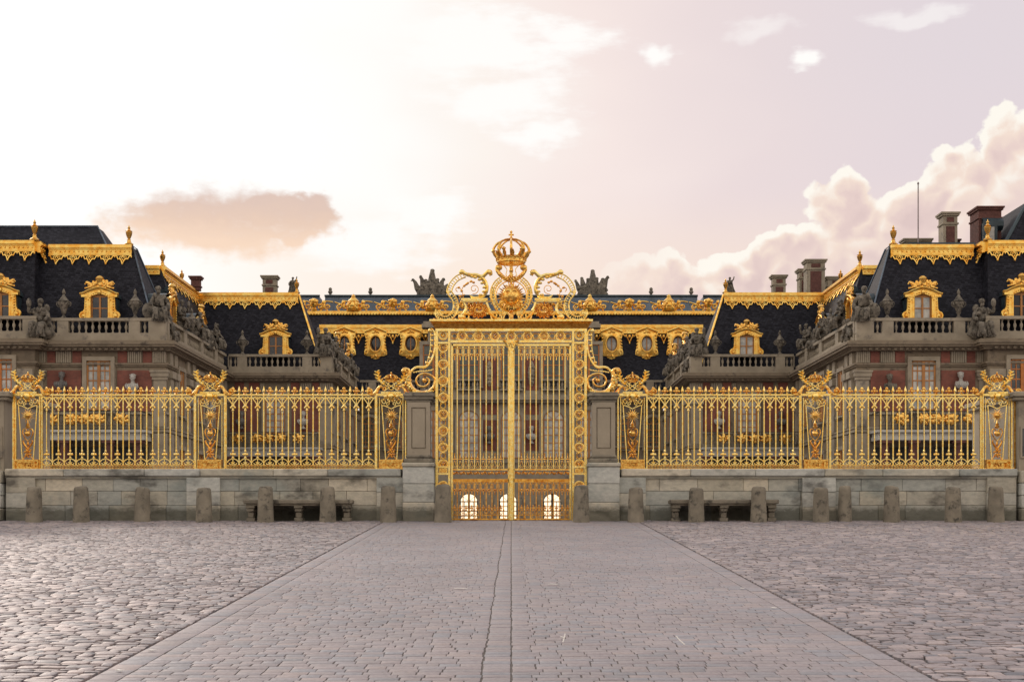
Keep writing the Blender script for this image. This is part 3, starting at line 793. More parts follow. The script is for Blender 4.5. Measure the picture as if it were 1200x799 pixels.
PL = [(33, 'leftmost of the six gilded fence piers, beside the left lodge'), (246.6, 'gilded fence pier with crown midway along the left fence'), (458.5, 'gilded fence pier with crown touching the scroll left of the gate'),
      (741, 'gilded fence pier with crown touching the scroll right of the gate'), (955, 'gilded fence pier with crown midway along the right fence'), (1168, 'rightmost of the six gilded fence piers, beside the right lodge')]
for i, (px, lab) in enumerate(PL):
    t = pier0 if i == 0 else dup(pier0)
    t.location = (gx(px), -.02, Z0+.0); t['label'] = lab; t['group'] = 'gilded fence piers'
for px, lab in ((17.5, 'thin gilded corner post at the left lodge'), (1189, 'thin gilded corner post at the right lodge')):
    mb = MB(); mb.box(-.02, .02, -.02, .02, -.0, 1.75); mb.ball(0, 0, 1.77, .03); mb.lathe([(.03, 0), (.04, .02), (.02, .05)], 0, 0, 0, 8)
    o = mb.build('corner_post', G2, loc=(gx(px), 0, Z0+.002)); tag(o, lab, 'post', 'thin corner posts')

# ================================================================ the royal gate
gt = thing('royal_gateway', 'golden openwork gateway with crown, sun face and scrolls above the closed leaves', 'gateway', (0, 0, 0))
def medallion(mb, cx, cz, r, kind, y=0):
    mb.ring(cx, cz, r, .014, y, 16, 5)
    if kind == 0: mb.leafcluster(cx, cz, r*.62, r*.62, y, 9, .42, .3, 2)
    elif kind == 1:
        for a in range(4): mb.tube([(cx+r*.7*math.cos(a*PI/4), y, cz+r*.7*math.sin(a*PI/4)), (cx-r*.7*math.cos(a*PI/4), y, cz-r*.7*math.sin(a*PI/4))], .010, 4)
        mb.ball(cx, y-.01, cz, r*.35, .02, r*.35, 8, 5); mb.ring(cx, cz, r*.55, .008, y, 10, 4)
    else:
        mb.ball(cx, y, cz-r*.1, r*.34, .03, r*.4, 6, 5)
        for q in (-1, 1): mb.ball(cx+q*r*.42, y, cz+r*.2, r*.26, .025, r*.34, 6, 5)
        mb.ball(cx, y, cz+r*.35, r*.22, .03, r*.3, 6, 5)
def smallring(mb, cx, cz, r, y=0):
    mb.ring(cx, cz, r, .012, y, 12, 5)
    for a in range(4): mb.ball(cx+(r+.022)*math.cos(PI/4+a*PI/2), y, cz+(r+.022)*math.sin(PI/4+a*PI/2), .016, .016, .016, 5, 4)
LM = {}; LR = []
def lat_med(x, z, kind):
    if kind not in LM:
        mb = MB(); mb.ring(0, 0, .105, .017, 0, 18, 6); mb.ring(0, 0, .078, .008, 0, 14, 4)
        o = LM[kind] = mb.build('medallion', G, gt)
        mb = MB()
        if kind == 3: mb.ring(0, 0, .045, .014, 0, 12, 5); mb.leafcluster(0, 0, .04, .04, -.01, 6, .5)
        else: medallion(mb, 0, 0, .066, kind)
        mb.build('medallion_emblem', G if kind == 3 else G2, o)
    else:
        o = dup(LM[kind]); o.parent = gt
    o.location = (x, 0, z)
def lat_ring(x, z):
    if not LR:
        mb = MB(); smallring(mb, 0, 0, .062); LR.append(mb.build('link_ring', G, gt)); o = LR[0]
    else: o = dup(LR[0]); o.parent = gt
    o.location = (x, 0, z)
for m_ in (-1, 1):
    mb = MB()
    xo, xi = gx(512.0)*-m_, gx(526.6)*-m_
    xo, xi = m_*abs(xo), m_*abs(xi)
    mb.box(xo-.03, xo+.03, -.09, .09, 0, gz(385)); mb.box(xi-.025, xi+.025, -.09, .09, 0, gz(385))
    xc = (xo+xi)/2
    for y_ in (402, 547, 555, 583, 588): mb.box(min(xo, xi), max(xo, xi), -.07, .07, gz(y_)-.02, gz(y_)+.02)
    p = mb.build('gate_post', G, gt, smooth=0)
    cz = 405.7+1.5; i = 0
    while cz < 545:
        if i % 2 == 0: lat_med(xc, gz(cz), [0, 2, 1][(i//2) % 3])
        else: lat_ring(xc, gz(cz))
        cz += 9.75; i += 1
    lat_med(xc, gz(569), 1); lat_med(xc, gz(594), 0); lat_med(xc, gz(392.6), 3)
    mb = MB(); mb.box(xc-.1, xc+.1, -.02, .02, gz(553.5), gz(548.5)); mb.build('cross_plate', G2, gt)
mb = MB()
xo = abs(gx(512))+.03
mb.box(-xo, xo, -.10, .10, gz(388.6), gz(385)); mb.box(-abs(gx(526))+.03, abs(gx(526))-.03, -.09, .09, gz(401.8), gz(399))
mb.build('lintel', G, gt, smooth=0)
mb = MB()
for i in range(-7, 8):
    x = i*.1925
    if abs(i) == 7: x = math.copysign(1.33, i)
    if i % 2 == 0: lat_med(x, gz(393.7), [2, 0, 1][abs(i//2) % 3])
    else: lat_ring(x, gz(393.7))
mb = MB()   # cornice, flaring out
wd = abs(gx(507)); prof = [(wd-.06, -.12, .10), (wd-.03, -.15, .14), (wd, -.20, .165), (wd+.04, -.25, .175), (wd+.05, -.26, .2), (wd+.05, -.26, .215), (wd-.1, -.1, .225)]
z0 = gz(385)-.008
zs = [0, .04, .10, .13, .15, .185, .20]
for k in range(len(zs)-1):
    a, b = prof[k], prof[k+1]
    mb.add([(-a[0], a[1], z0+zs[k]), (a[0], a[1], z0+zs[k]), (a[0], -a[1], z0+zs[k]), (-a[0], -a[1], z0+zs[k]), (-b[0], b[1], z0+zs[k+1]), (b[0], b[1], z0+zs[k+1]), (b[0], -b[1], z0+zs[k+1]), (-b[0], -b[1], z0+zs[k+1])],
           [(0, 1, 5, 4), (1, 2, 6, 5), (2, 3, 7, 6), (3, 0, 4, 7)] + ([(3, 2, 1, 0)] if k == 0 else []) + ([(4, 5, 6, 7)] if k == len(zs)-2 else []))
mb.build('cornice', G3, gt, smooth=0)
mb = MB(); mb.box(-wd-.06, wd+.06, -.275, .275, z0+.145, z0+.19); mb.build('cornice_fillet', G, gt, smooth=0)
def PX(l): return [(gx(a), 0, gz(b)) for a, b in l]
# side brackets (authored on the left, mirrored)
def both(name, fn, mat, **k):
    mb = MB(); fn(mb); n = len(mb.v); a = mb.build(name, mat, gt, **k)
    m2 = MB(); m2.v = [(-x, y, z) for x, y, z in mb.v]; m2.f = [tuple(reversed(q)) for q in mb.f]; m2.build(name, mat, gt, **k); return a
def br1(mb):
    mb.tube(cr(PX([(505, 385.5), (509.3, 389.5), (510, 404), (508.4, 415), (503.6, 425), (498, 430), (488.5, 430.2), (482.8, 434), (480.7, 438.8)]), 5), [.03, .028, .026, .028, .03, .034, .03, .026, .02], 6)
    for a, b in ((505.6, 393), (505.8, 399), (505.5, 405), (504.8, 412), (502.8, 419.5), (500.2, 425)): mb.ball(gx(a), 0, gz(b), .036, .036, .036, 8, 6)
    mb.tube(cr(PX([(504.6, 390), (504.5, 405), (503.6, 413), (501, 423)]), 4), .013, 4)
    mb.ball(gx(504.5), 0, gz(387.5), .06, .05, .06, 8, 6); mb.tube(cr(PX([(484, 436.4), (492, 434.6), (500, 434.8), (508, 432.4)]), 3), .012, 4)
    for i in range(8): mb.ball(gx(485+i*2.9), 0, gz(436.2-i*.35), .02, .02, .02, 6, 4)
both('beaded_bracket', br1, G)
def br2(mb):
    mb.tube(cr(PX([(472.6, 437), (473.5, 432.8), (478.5, 433.6), (479.6, 439), (478.2, 448), (482, 456), (489, 460.5), (497, 461.2), (505, 457.8), (509.6, 451), (508.8, 443.5), (503, 438.8), (496, 437.8), (490, 440.8), (487.6, 446.5), (490.4, 451.6), (497, 453), (502.3, 449.6), (502.4, 444.8), (499, 442.4)]), 5),
            [.03, .045, .045, .05, .085, .085, .08, .075, .06, .045, .028, .026, .026, .025, .025, .025, .025, .025, .025, .022], 7)
    mb.ball(gx(497.4), 0, gz(445.8), .055, .05, .055, 9, 6); mb.ball(gx(473.6), -.02, gz(434.8), .07, .06, .06, 8, 6)
both('volute_scroll', br2, G2)
def br3(mb):
    r_ = random.Random(6)
    for a, b in cr([(478.5, 440), (478, 448), (481, 455.5), (487, 460.3), (494, 462.2), (501, 460.5), (507, 456.5)], 3):
        for k in range(2):
            x = gx(a+r_.uniform(-1.6, 1.6)); z = gz(b+r_.uniform(-1.6, 1.6)); mb.ball(x, -.06, z, r_.uniform(.025, .045), .045, r_.uniform(.025, .045), 6, 4)
    for a in ((473, 452), (476, 461), (480.5, 463.5), (470.5, 463), (485, 464)): mb.ball(gx(a[0]), -.02, gz(a[1]), .06, .05, .045, 7, 5)
    mb.tube(cr(PX([(466, 461), (471, 464), (478, 463.5), (485, 464.5)]), 4), [.02, .05, .06, .03], 6)
both('acanthus_leaves', br3, G)
# crest
def band(mb, pts, w, r=.014, step=2, n=5):
    "openwork band: two rails joined by rungs"
    P_ = [Vector(q) for q in cr(PX(pts), 6)]; A_ = []; B_ = []
    for i, q in enumerate(P_):
        d = (P_[min(i+1, len(P_)-1)]-P_[max(i-1, 0)]).normalized(); nn = Vector((d.z, 0, -d.x)); A_.append(q+nn*w/2); B_.append(q-nn*w/2)
    mb.tube(A_, r, n); mb.tube(B_, r, n)
    for i in range(0, len(P_)-step, step): mb.tube([A_[i], B_[i+1]], r*.6, 4); mb.tube([B_[i], A_[i+1]], r*.6, 4)
def c1(mb):
    band(mb, [(513.5, 363), (513, 369), (518, 373), (526, 372.5), (532, 367), (534.2, 359), (532.4, 351), (527.5, 344), (526.6, 340.5), (529.5, 333), (536, 326), (545, 322)], .115, .015)
    mb.tube(spiral(gx(516), gz(367), .07, .02, PI*.6, PI*3.2, 16), .015, 5)
both('crest_outer_arch', c1, G)
def c2(mb):
    mb.tube(cr(PX([(539.6, 321.5), (541, 317.6), (545, 320.6), (551, 322.2), (558, 322.4), (564.5, 324.2), (569, 321), (572.5, 317.6), (575.4, 320.4), (573.6, 323)]), 5), [.04, .045, .045, .05, .05, .05, .045, .045, .04, .02], 7)
    mb.tube(cr(PX([(560, 323.5), (566, 327), (569.6, 333), (570.2, 340), (567.5, 345.5), (561, 348.4), (554, 348.2), (550.2, 345.5)]), 5), [.03, .05, .05, .045, .04, .03, .025, .015], 7)
    mb.ball(gx(541.2), -.02, gz(319), .07, .05, .06, 8, 6); mb.ball(gx(573.6), -.02, gz(319), .07, .05, .06, 8, 6)
    for i, (a, b) in enumerate([(548, 321.5), (553, 324.5), (557, 325.5), (562, 328), (565, 332), (567.5, 337), (567, 342), (563, 346)]): mb.ball(gx(a), -.04, gz(b), .05, .04, .035, 6, 4)
both('crest_leaf_scroll', c2, G)
def c3(mb):
    mb.tube(spiral(gx(555.5), gz(338.6), .12, .03, -PI*.6, PI*2.1, 22), .011, 4)
    mb.tube(cr(PX([(543, 350), (541.5, 342), (537.5, 336.5), (534, 339), (536, 342)]), 4), .012, 4)
    mb.tube(cr(PX([(540.6, 340), (544, 334.5), (549, 331), (555, 330.8)]), 4), .011, 4)
    mb.tube(cr(PX([(538, 351), (541, 346.5), (545, 345)]), 4), .011, 4)
    for a, b in ((548, 331.8), (544, 335), (541, 341), (537.6, 337), (555, 331), (539, 347), (546.5, 333), (552, 329.6)): mb.ball(gx(a), 0, gz(b), .035, .03, .03, 6, 4)
both('crest_flower_stems', c3, G3)
def c4(mb):
    mb.box(gx(540.5), gx(571.5), -.11, .11, gz(352.6), gz(350.2)); mb.box(gx(542.5), gx(570), -.08, .08, gz(354), gz(352.6))
    mb.tube(cr(PX([(543.6, 354), (546, 360), (544.5, 366), (540, 370)]), 5), [.03, .03, .04, .03], 6)
    mb.tube(spiral(gx(546.6), gz(370), .105, .03, PI*.5, PI*2.9, 20), .018, 5)
    mb.tube(cr(PX([(570, 354), (572, 360), (574.6, 364)]), 5), .03, 6)
    mb.ball(gx(541), -.02, gz(371.5), .09, .06, .07, 8, 5)
both('crest_shelf', c4, G)
def c5(mb):
    mb.leafcluster(gx(560.5), gz(363.5), .24, .20, 0, 60, .17, .5, 3)
    r_ = random.Random(8)
    for i in range(14):
        a = 2*PI*i/14; mb.tube(cr([(gx(560.5)+.1*math.cos(a), -.04, gz(363.5)+.08*math.sin(a)), (gx(560.5)+.19*math.cos(a+.3), -.02, gz(363.5)+.16*math.sin(a+.3)), (gx(560.5)+.25*math.cos(a+.1), 0, gz(363.5)+.2*math.sin(a+.1))], 3), [.025, .02, .006], 5)
both('crest_trophy_foliage', c5, G3)
def c6(mb):
    band(mb, [(590, 370.5), (586.4, 364), (580.5, 356.5), (577.4, 348), (577.6, 340), (581, 332.5), (587, 327)], .10, .015)
    mb.tube(spiral(gx(579.6), gz(370), .12, .03, -.3, -PI*2.4, 20), .018, 5)
    mb.tube(spiral(gx(588.4), gz(371.5), .07, .02, PI*.9, -PI*1.0, 12), .016, 5)
    mb.tube(cr(PX([(570, 362), (575, 368), (583, 373.6), (590.5, 373.5)]), 4), [.02, .03, .03, .02], 5)
both('crest_inner_arch', c6, G)
mb = MB()
for i in range(24):
    a = PI*(-.12)+PI*1.24*i/23
    for r, t_ in ((.42, .022), (.50, .014)): mb.ball(r*math.cos(a), 0, gz(347)+r*math.sin(a), t_, t_, t_, 6, 4)
    mb.tube([(.34*math.cos(a), 0, gz(347)+.34*math.sin(a)), (.47*math.cos(a), 0, gz(347)+.47*math.sin(a))], .008, 4)
mb.tube([(.36*math.cos(2*PI*i/40), 0, gz(347)+.36*math.sin(2*PI*i/40)) for i in range(40)], .013, 5, closed=True)
mb.tube([(.455*math.cos(PI*(-.1)+PI*1.2*i/40), 0, gz(347)+.455*math.sin(PI*(-.1)+PI*1.2*i/40)) for i in range(41)], .012, 5)
mb.build('sun_halo', G, gt)
mb = MB(); zc = gz(347)
mb.ball(0, -.03, zc, .215, .17, .225, 24, 16)
for i in range(32):
    a = 2*PI*i/32; l = .345 if i % 2 else .29
    mb.tube([(.2*math.cos(a), 0, zc+.2*math.sin(a)), (l*math.cos(a), 0, zc+l*math.sin(a))], [.03, .006], 5)
mb.tube(cr([(0, -.19, zc+.07), (0, -.225, zc-.01), (0, -.235, zc-.045), (0, -.19, zc-.06)], 4), [.014, .02, .03, .012], 7)
for q in (-1, 1):
    mb.ball(.075*q, -.165, zc+.045, .032, .03, .018, 8, 5); mb.tube(cr([(.03*q, -.19, zc+.082), (.08*q, -.185, zc+.10), (.125*q, -.15, zc+.075)], 4), .013, 5); mb.ball(.10*q, -.145, zc-.045, .055, .05, .05, 8, 6)
mb.ball(0, -.185, zc-.095, .045, .03, .012, 8, 5); mb.ball(0, -.18, zc-.12, .035, .03, .014, 8, 5); mb.ball(0, -.14, zc-.17, .055, .06, .04, 8, 5)
mb.leafcluster(0, zc+.2, .2, .07, -.08, 16, .4, .3, 5)
mb.build('sun_face', G2, gt)
mb = MB()
for q in (-1, 1):
    mb.tube(cr([(gx(599)+q*.03, 0, gz(330)), (q*.14, 0, gz(326.5)), (q*.25, 0, gz(322)), (q*.33, 0, gz(316)), (q*.30, 0, gz(311.4)), (q*.23, 0, gz(312.4))], 4), [.03, .045, .05, .045, .03, .015], 6)
    mb.ball(q*.29, -.01, gz(313.6), .085, .06, .075, 8, 6); mb.tube(cr([(q*.05, 0, gz(327)), (q*.12, 0, gz(322)), (q*.1, 0, gz(316)), (q*.17, 0, gz(311.2))], 4), .012, 4)
    for k in range(5): mb.ball(q*(.08+k*.045), -.04, gz(328.2-k*1.6), .035, .03, .03, 6, 4)
mb.leafcluster(0, gz(326), .12, .09, 0, 14, .35, .4, 9)
mb.tube([(0, 0, gz(334)), (0, 0, gz(306))], [.03, .04, .03, .045], 6); mb.ball(0, 0, gz(317), .05, .05, .07, 8, 6)
mb.build('crown_support', G2, gt)
mb = MB(); mb.lathe([(.04, 0), (.085, .02), (.05, .06), (.06, .14), (.035, .19), (.055, .22), (.02, .26)], 0, 0, z0+.185, 10); mb.leafcluster(0, gz(368), .08, .05, -.03, 8, .4); mb.build('small_pedestal', G2, gt)
mb = MB(); crown(mb, 0, 0, gz(309), .335, .43, gz(275)-gz(309), 12, .024); 
for i in range(24):
    a = 2*PI*i/24; mb.ball(.345*math.cos(a), .345*math.sin(a), gz(303.6), .026, .026, .02, 6, 4)
mb.build('crown', G2, gt)
mb = MB()
for px in (503.8, 506.8): mb.box(gx(px)-.012, gx(px)+.012, -.02, .02, gz(377)-.02, gz(373)) if False else None
for q in (-1, 1):
    for k in range(7):
        a = q*(1.12-.165*k); 
        mb.ball(a*1.0+q*.68, -.05, z0+.215, .035, .03, .03, 6, 4)
mb.build('bead_course', G2, gt)

# leaves
for m_ in (-1, 1):
    sd = 'left' if m_ < 0 else 'right'
    xa, xb = .062, 1.395     # inner stile to outer stile (distance from the centre)
    t = thing('gilded_gate_leaf', 'tall %s leaf of the closed golden gate with thin vertical bars' % sd, 'gate leaf', (m_*xb, 0, .02), group='leaves of the golden gate')
    T = lambda x: m_*x-m_*xb
    zt = gz(403.2)-.02
    mb = MB()
    mb.box(T(xb-.03), T(xb+.012), -.035, .035, 0, zt); mb.box(T(xa-.02), T(xa+.015), -.03, .03, 0, zt)
    mb.box(T(xa), T(xb), -.035, .035, zt-.045, zt)
    mb.tube(cr([(T(xb-.02), 0, zt-.2), (T(xb-.05), 0, zt-.1), (T(xb-.16), 0, zt-.04)], 4), .022, 5)
    mb.build('stile_frame', G, t)
    mb = MB()
    za, zb_, zc_, zd = gz(549)-.02, gz(552.5)-.02, gz(561)-.02, gz(564)-.02
    for nm_, d_, p_, q_ in (('lock_rail', .03, za-.04, za), ('middle_rail', .03, zd-.02, zc_), ('bottom_rail', .04, 0, .035), ('foot_rail', .03, .10, .115)):
        mb = MB(); mb.box(T(xa), T(xb-.03), -d_, d_, p_, q_); mb.build(nm_, G2 if nm_ == 'lock_rail' else G3, t, smooth=0)  # lower rails in browner gilding, painting in the reflected ground
    for i in range(8):
        mb = MB(); x = xa+.09+i*.165
        mb.tube(cr([(T(x-.07), 0, za-.13), (T(x-.03), 0, za-.07), (T(x+.03), 0, za-.13), (T(x+.07), 0, za-.08)], 4), .016, 5); mb.ball(T(x), -.01, za-.10, .03, .03, .025, 6, 4)
        mb.leafcluster(T(x), za-.10, .05, .035, 0, 8, .4); mb.build('frieze_scroll', G3, t)
        mb = MB(); mb.ring(T(x), .067, .025, .008, n=8, k=4); mb.build('foot_ring', G3, t)
    n = 9; p = (xb-xa-.045)/(n+.5)
    for i in range(n):
        x = xa+.015+p*(i+.75)
        mb = MB(); mb.box(T(x)-.0115, T(x)+.0115, -.0115, .0115, za, zt-.07)
        leafspear(mb, T(x), zt-.14, .7)
        b_ = mb.build('gate_bar', G, t, smooth=30)
        mb = MB(); mb.box(T(x)-.0115, T(x)+.0115, -.0115, .0115, .035, zd-.02); mb.tube([(T(x), -.0, .2), (T(x), 0, .23), (T(x), 0, .26)], [.012, .024, .012], 6); b2_ = mb.build('lower_bar', G3, t, smooth=30)  # ground reflection put into the colour: lower bars and ornaments are browner
        xo_ = T(x)+m_*p/2
        if i == n-1: xo_ = T(x)+m_*p*.45
        for q in range(4):
            mb = MB()
            if q == 0: capdec(mb, xo_, zt-.055, zt-.25, .055); mb.tube([(xo_, 0, zt-.3), (xo_, 0, zt-.37)], [.006, .014], 5)
            elif q == 1: footdec(mb, xo_, za-.0, za+.22, .055); mb.tube([(xo_, 0, za+.25), (xo_, 0, za+.36)], [.006, .015], 5)
            elif q == 2: capdec(mb, xo_, zd-.01, zd-.2, .055); mb.tube([(xo_, 0, zd-.24), (xo_, 0, zd-.31)], [.006, .013], 5)
            else: footdec(mb, xo_, .10, .28, .055)
            mb.build('bar_ornament', G2 if q < 2 else G3, b_ if q < 2 else b2_)
gm = MB(); gm.bbox(-.055, .055, -.09, .03, .01, gz(404), .01); gm.box(-.10, .10, -.10, .0, gz(408), gz(402.5)); gm.leafcluster(0, gz(404.5), .17, .09, -.09, 16, .35, .4, 3)
gm.tube(cr([(-.18, -.09, gz(399.5)), (-.09, -.10, gz(404)), (-.05, -.1, gz(411))], 4), [.03, .035, .02], 5); gm.tube(cr([(.18, -.09, gz(399.5)), (.09, -.10, gz(404)), (.05, -.1, gz(411))], 4), [.03, .035, .02], 5)
o = gm.build('meeting_stile', G, loc=(0, 0, 0)); o.parent = gt
# ================================================================ the palace
def Yof(s): return -32+1600/s
def hz(py, s): return CZ+(615-py)/s
BAL = [(.09, 0), (.11, .05), (.06, .12), (.05, .2), (.12, .42), (.11, .52), (.05, .68), (.05, .74), (.09, .8), (.09, .88)]
def mk_baluster():
    mb = MB(); mb.lathe([(r, z) for r, z in BAL], n=8); mb.box(-.13, .13, -.13, .13, -.03, .03); mb.box(-.12, .12, -.12, .12, .85, .9)
    return mb.build('baluster', M['stone2'], None)
bal0 = mk_baluster(); bal_used = [False]
def put_bal(parent, x, y, z):
    b = bal0 if not bal_used[0] else dup(bal0)
    bal_used[0] = True
    b.parent = parent; b.location = Vector((x, y, z))-WL[parent]
URN = [(.20, 0), (.22, .06), (.12, .14), (.09, .26), (.14, .34), (.22, .62), (.36, 1.0), (.40, 1.16), (.36, 1.22), (.42, 1.26), (.30, 1.36), (.22, 1.5), (.13, 1.62), (.08, 1.75), (.13, 1.86), (.10, 2.0), (.03, 2.15)]
urn0 = [None]
def put_urn(x, y, z, lab, s=1.0):
    if urn0[0] is None:
        mb = MB(); mb.lathe(URN, n=14); 
        for i in range(8): a = PI/4*i; mb.ball(.36*math.cos(a), .36*math.sin(a), 1.05, .09, .09, .12, 6, 4)
        for q in (-1, 1): mb.tube(cr([(q*.3, 0, .8), (q*.5, 0, .95), (q*.5, 0, 1.15), (q*.36, 0, 1.22)], 3), .04, 5)
        mb.box(-.24, .24, -.24, .24, -.06, .03)
        o = urn0[0] = mb.build('stone_urn', M['statue'])
    else: o = dup(urn0[0])
    o.location = (x, y, z); o.scale = (s, s, s); tag(o, lab, 'urn', 'stone urns on the balustrades')

# ---- sculpture: one skinned, draped body per statue
def skinned(name, joints, edges, radii, seed, mat=None, disp=.05, extra=None):
    me = bpy.data.meshes.new(name); me.from_pydata([Vector(j) for j in joints], edges, [])
    o = bpy.data.objects.new(name, me); C.objects.link(o)
    md = o.modifiers.new('skin', 'SKIN'); md.use_smooth_shade = True; md.branch_smoothing = .3
    for i, r in enumerate(radii): me.skin_vertices[0].data[i].radius = (r, r)
    me.skin_vertices[0].data[0].use_root = True
    ms = o.modifiers.new('sub', 'SUBSURF'); ms.levels = 2; ms.render_levels = 2
    dg = bpy.context.evaluated_depsgraph_get(); m2 = bpy.data.meshes.new_from_object(o.evaluated_get(dg))
    bpy.data.objects.remove(o)
    sv = Vector((seed*3.1, seed*1.7, 0))
    for v in m2.vertices:
        n = v.normal; p = v.co
        d = noise.noise(Vector((p.x*7, p.y*7, p.z*2.2))+sv)*disp*1.2+noise.noise(p*14+sv)*disp*.4
        if p.z > 1.25: d *= .3
        v.co = p+n*d
    V = [tuple(v.co) for v in m2.vertices]; F = [tuple(p.vertices) for p in m2.polygons]
    bpy.data.meshes.remove(m2)
    mb = MB(); mb.add(V, F)
    return mb
def figure(kind, seed):
    """kinds: 0 seated, arm raised; 1 seated, leaning; 2 standing draped; 3 reclining"""
    if kind in (0, 1):
        # 0 pelvis 1 chest 2 neck 3 head 4 lhip 5 lknee 6 lfoot 7 rhip 8 rknee 9 rfoot 10 lsh 11 lel 12 lha 13 rsh 14 rel 15 rha 16 seat
        up = kind == 0
        J = [(0, .1, .62), (0, .02, 1.12), (.02, -.02, 1.40), (.05, -.08, 1.62), (-.16, 0, .60), (-.22, -.52, .66), (-.26, -.48, .10), (.16, 0, .60), (.24, -.5, .58), (.16, -.62, .06),
             (-.26, .02, 1.25), (-.46, -.1, 1.15 if up else .95), (-.42, -.2, 1.52 if up else .72), (.26, .02, 1.25), (.42, -.08, .95), (.36, -.36, .78), (0, .25, .25)]
        rr = [.25, .24, .10, .14, .17, .15, .10, .17, .15, .10, .13, .09, .06, .13, .09, .06, .34]
        E_ = [(0, 1), (1, 2), (2, 3), (0, 4), (4, 5), (5, 6), (0, 7), (7, 8), (8, 9), (1, 10), (10, 11), (11, 12), (1, 13), (13, 14), (14, 15), (0, 16)]
    elif kind == 2:
        J = [(0, 0, .95), (0, 0, 1.38), (0, -.02, 1.62), (.02, -.05, 1.82), (-.12, 0, .85), (-.14, -.08, .45), (-.14, -.05, .05), (.12, 0, .85), (.13, 0, .45), (.14, 0, .05),
             (-.24, 0, 1.5), (-.40, -.05, 1.22), (-.34, -.28, 1.1), (.24, 0, 1.5), (.44, -.05, 1.72), (.5, -.1, 2.05)]
        rr = [.22, .22, .09, .13, .18, .18, .15, .18, .17, .15, .12, .08, .055, .12, .08, .055]
        E_ = [(0, 1), (1, 2), (2, 3), (0, 4), (4, 5), (5, 6), (0, 7), (7, 8), (8, 9), (1, 10), (10, 11), (11, 12), (1, 13), (13, 14), (14, 15)]
    else:
        J = [(0, 0, .35), (-.32, 0, .68), (-.42, -.04, .92), (-.46, -.08, 1.12), (.14, -.1, .34), (.55, -.2, .52), (.85, -.2, .14), (.10, .1, .3), (.55, .1, .3), (.98, 0, .12),
             (-.46, -.16, .8), (-.62, -.25, .5), (-.68, -.3, .15), (-.24, .16, .86), (-.05, .1, 1.05), (.12, 0, 1.25)]
        rr = [.24, .22, .10, .14, .18, .15, .09, .17, .14, .09, .12, .09, .06, .12, .08, .05]
        E_ = [(0, 1), (1, 2), (2, 3), (0, 4), (4, 5), (5, 6), (0, 7), (7, 8), (8, 9), (1, 10), (10, 11), (11, 12), (1, 13), (13, 14), (14, 15)]
    mb = skinned('s', J, E_, rr, seed)
    # face and hair on the head, then the rock or block it sits on
    hx, hy, hz_ = J[3]
    mb.ball(hx, hy-.125, hz_-.01, .025, .04, .035, 6, 4); mb.ball(hx, hy+.05, hz_+.05, .15, .14, .14, 8, 6)
    r_ = random.Random(seed)
    if kind != 2:
        for i in range(12): mb.ball(r_.uniform(-.35, .35), r_.uniform(.0, .35), r_.uniform(.1, .4), r_.uniform(.15, .28), .22, r_.uniform(.14, .25), 7, 5)
    # cloak behind the shoulders, attributes and gathered cloth
    zs_ = J[1][2]
    for i in range(6):
        x = -.32+.13*i
        mb.tube(cr([(J[1][0]+x*.8, .12, zs_+.12), (J[1][0]+x*1.2+r_.uniform(-.1, .1), .28, zs_*.7), (x*1.7+r_.uniform(-.12, .12), .3, .15)], 3), [.09, .12, .15], 6)
    for i in range(9):
        a = r_.uniform(0, 2*PI); mb.ball(J[1][0]+.27*math.cos(a), J[1][1]+.2*math.sin(a), zs_+r_.uniform(-.3, .2), r_.uniform(.07, .13), .09, r_.uniform(.08, .16), 6, 4)
    hx2, hy2, hz2 = J[12]; mb.ball(hx2, hy2, hz2+.05, .12, .1, .22, 7, 5)
    if kind == 1: mb.ball(.5, -.1, .55, .32, .1, .4, 12, 6)
    if kind in (0, 3): mb.ball(-.42, .05, .3, .26, .2, .3, 8, 5); mb.ball(J[3][0]+.22, .12, J[3][2]-.25, .16, .12, .2, 7, 5)
    # folds of the cloak falling round the legs
    for i in range(7):
        x = -.3+.1*i; z0_ = .65 if kind in (0, 1) else (.95 if kind == 2 else .35); y0_ = -.35 if kind in (0, 1) else -.12
        mb.tube(cr([(x*.7, y0_, z0_), (x, y0_-.12+r_.uniform(-.05, .05), z0_*.5), (x*1.2+r_.uniform(-.06, .06), y0_-.08, .02)], 3), [.07, .06, .075], 5)
    return mb
FIG = {}
NST = [0]
def put_statue(kind, x, y, z, s, rz, lab, name='stone_statue', seed=0, flip=False, grp='statues along the balustrades'):
    key = (kind, seed % 3)
    if key not in FIG:
        o = FIG[key] = figure(kind, seed % 3+kind*3).build(name, M['statue'], smooth=60)
    else: o = dup(FIG[key])
    o.name = name; o.location = (x, y, z); o.rotation_euler = (0, 0, rz); o.scale = (-s if flip else s, s, s)
    tag(o, lab, 'statue', grp)
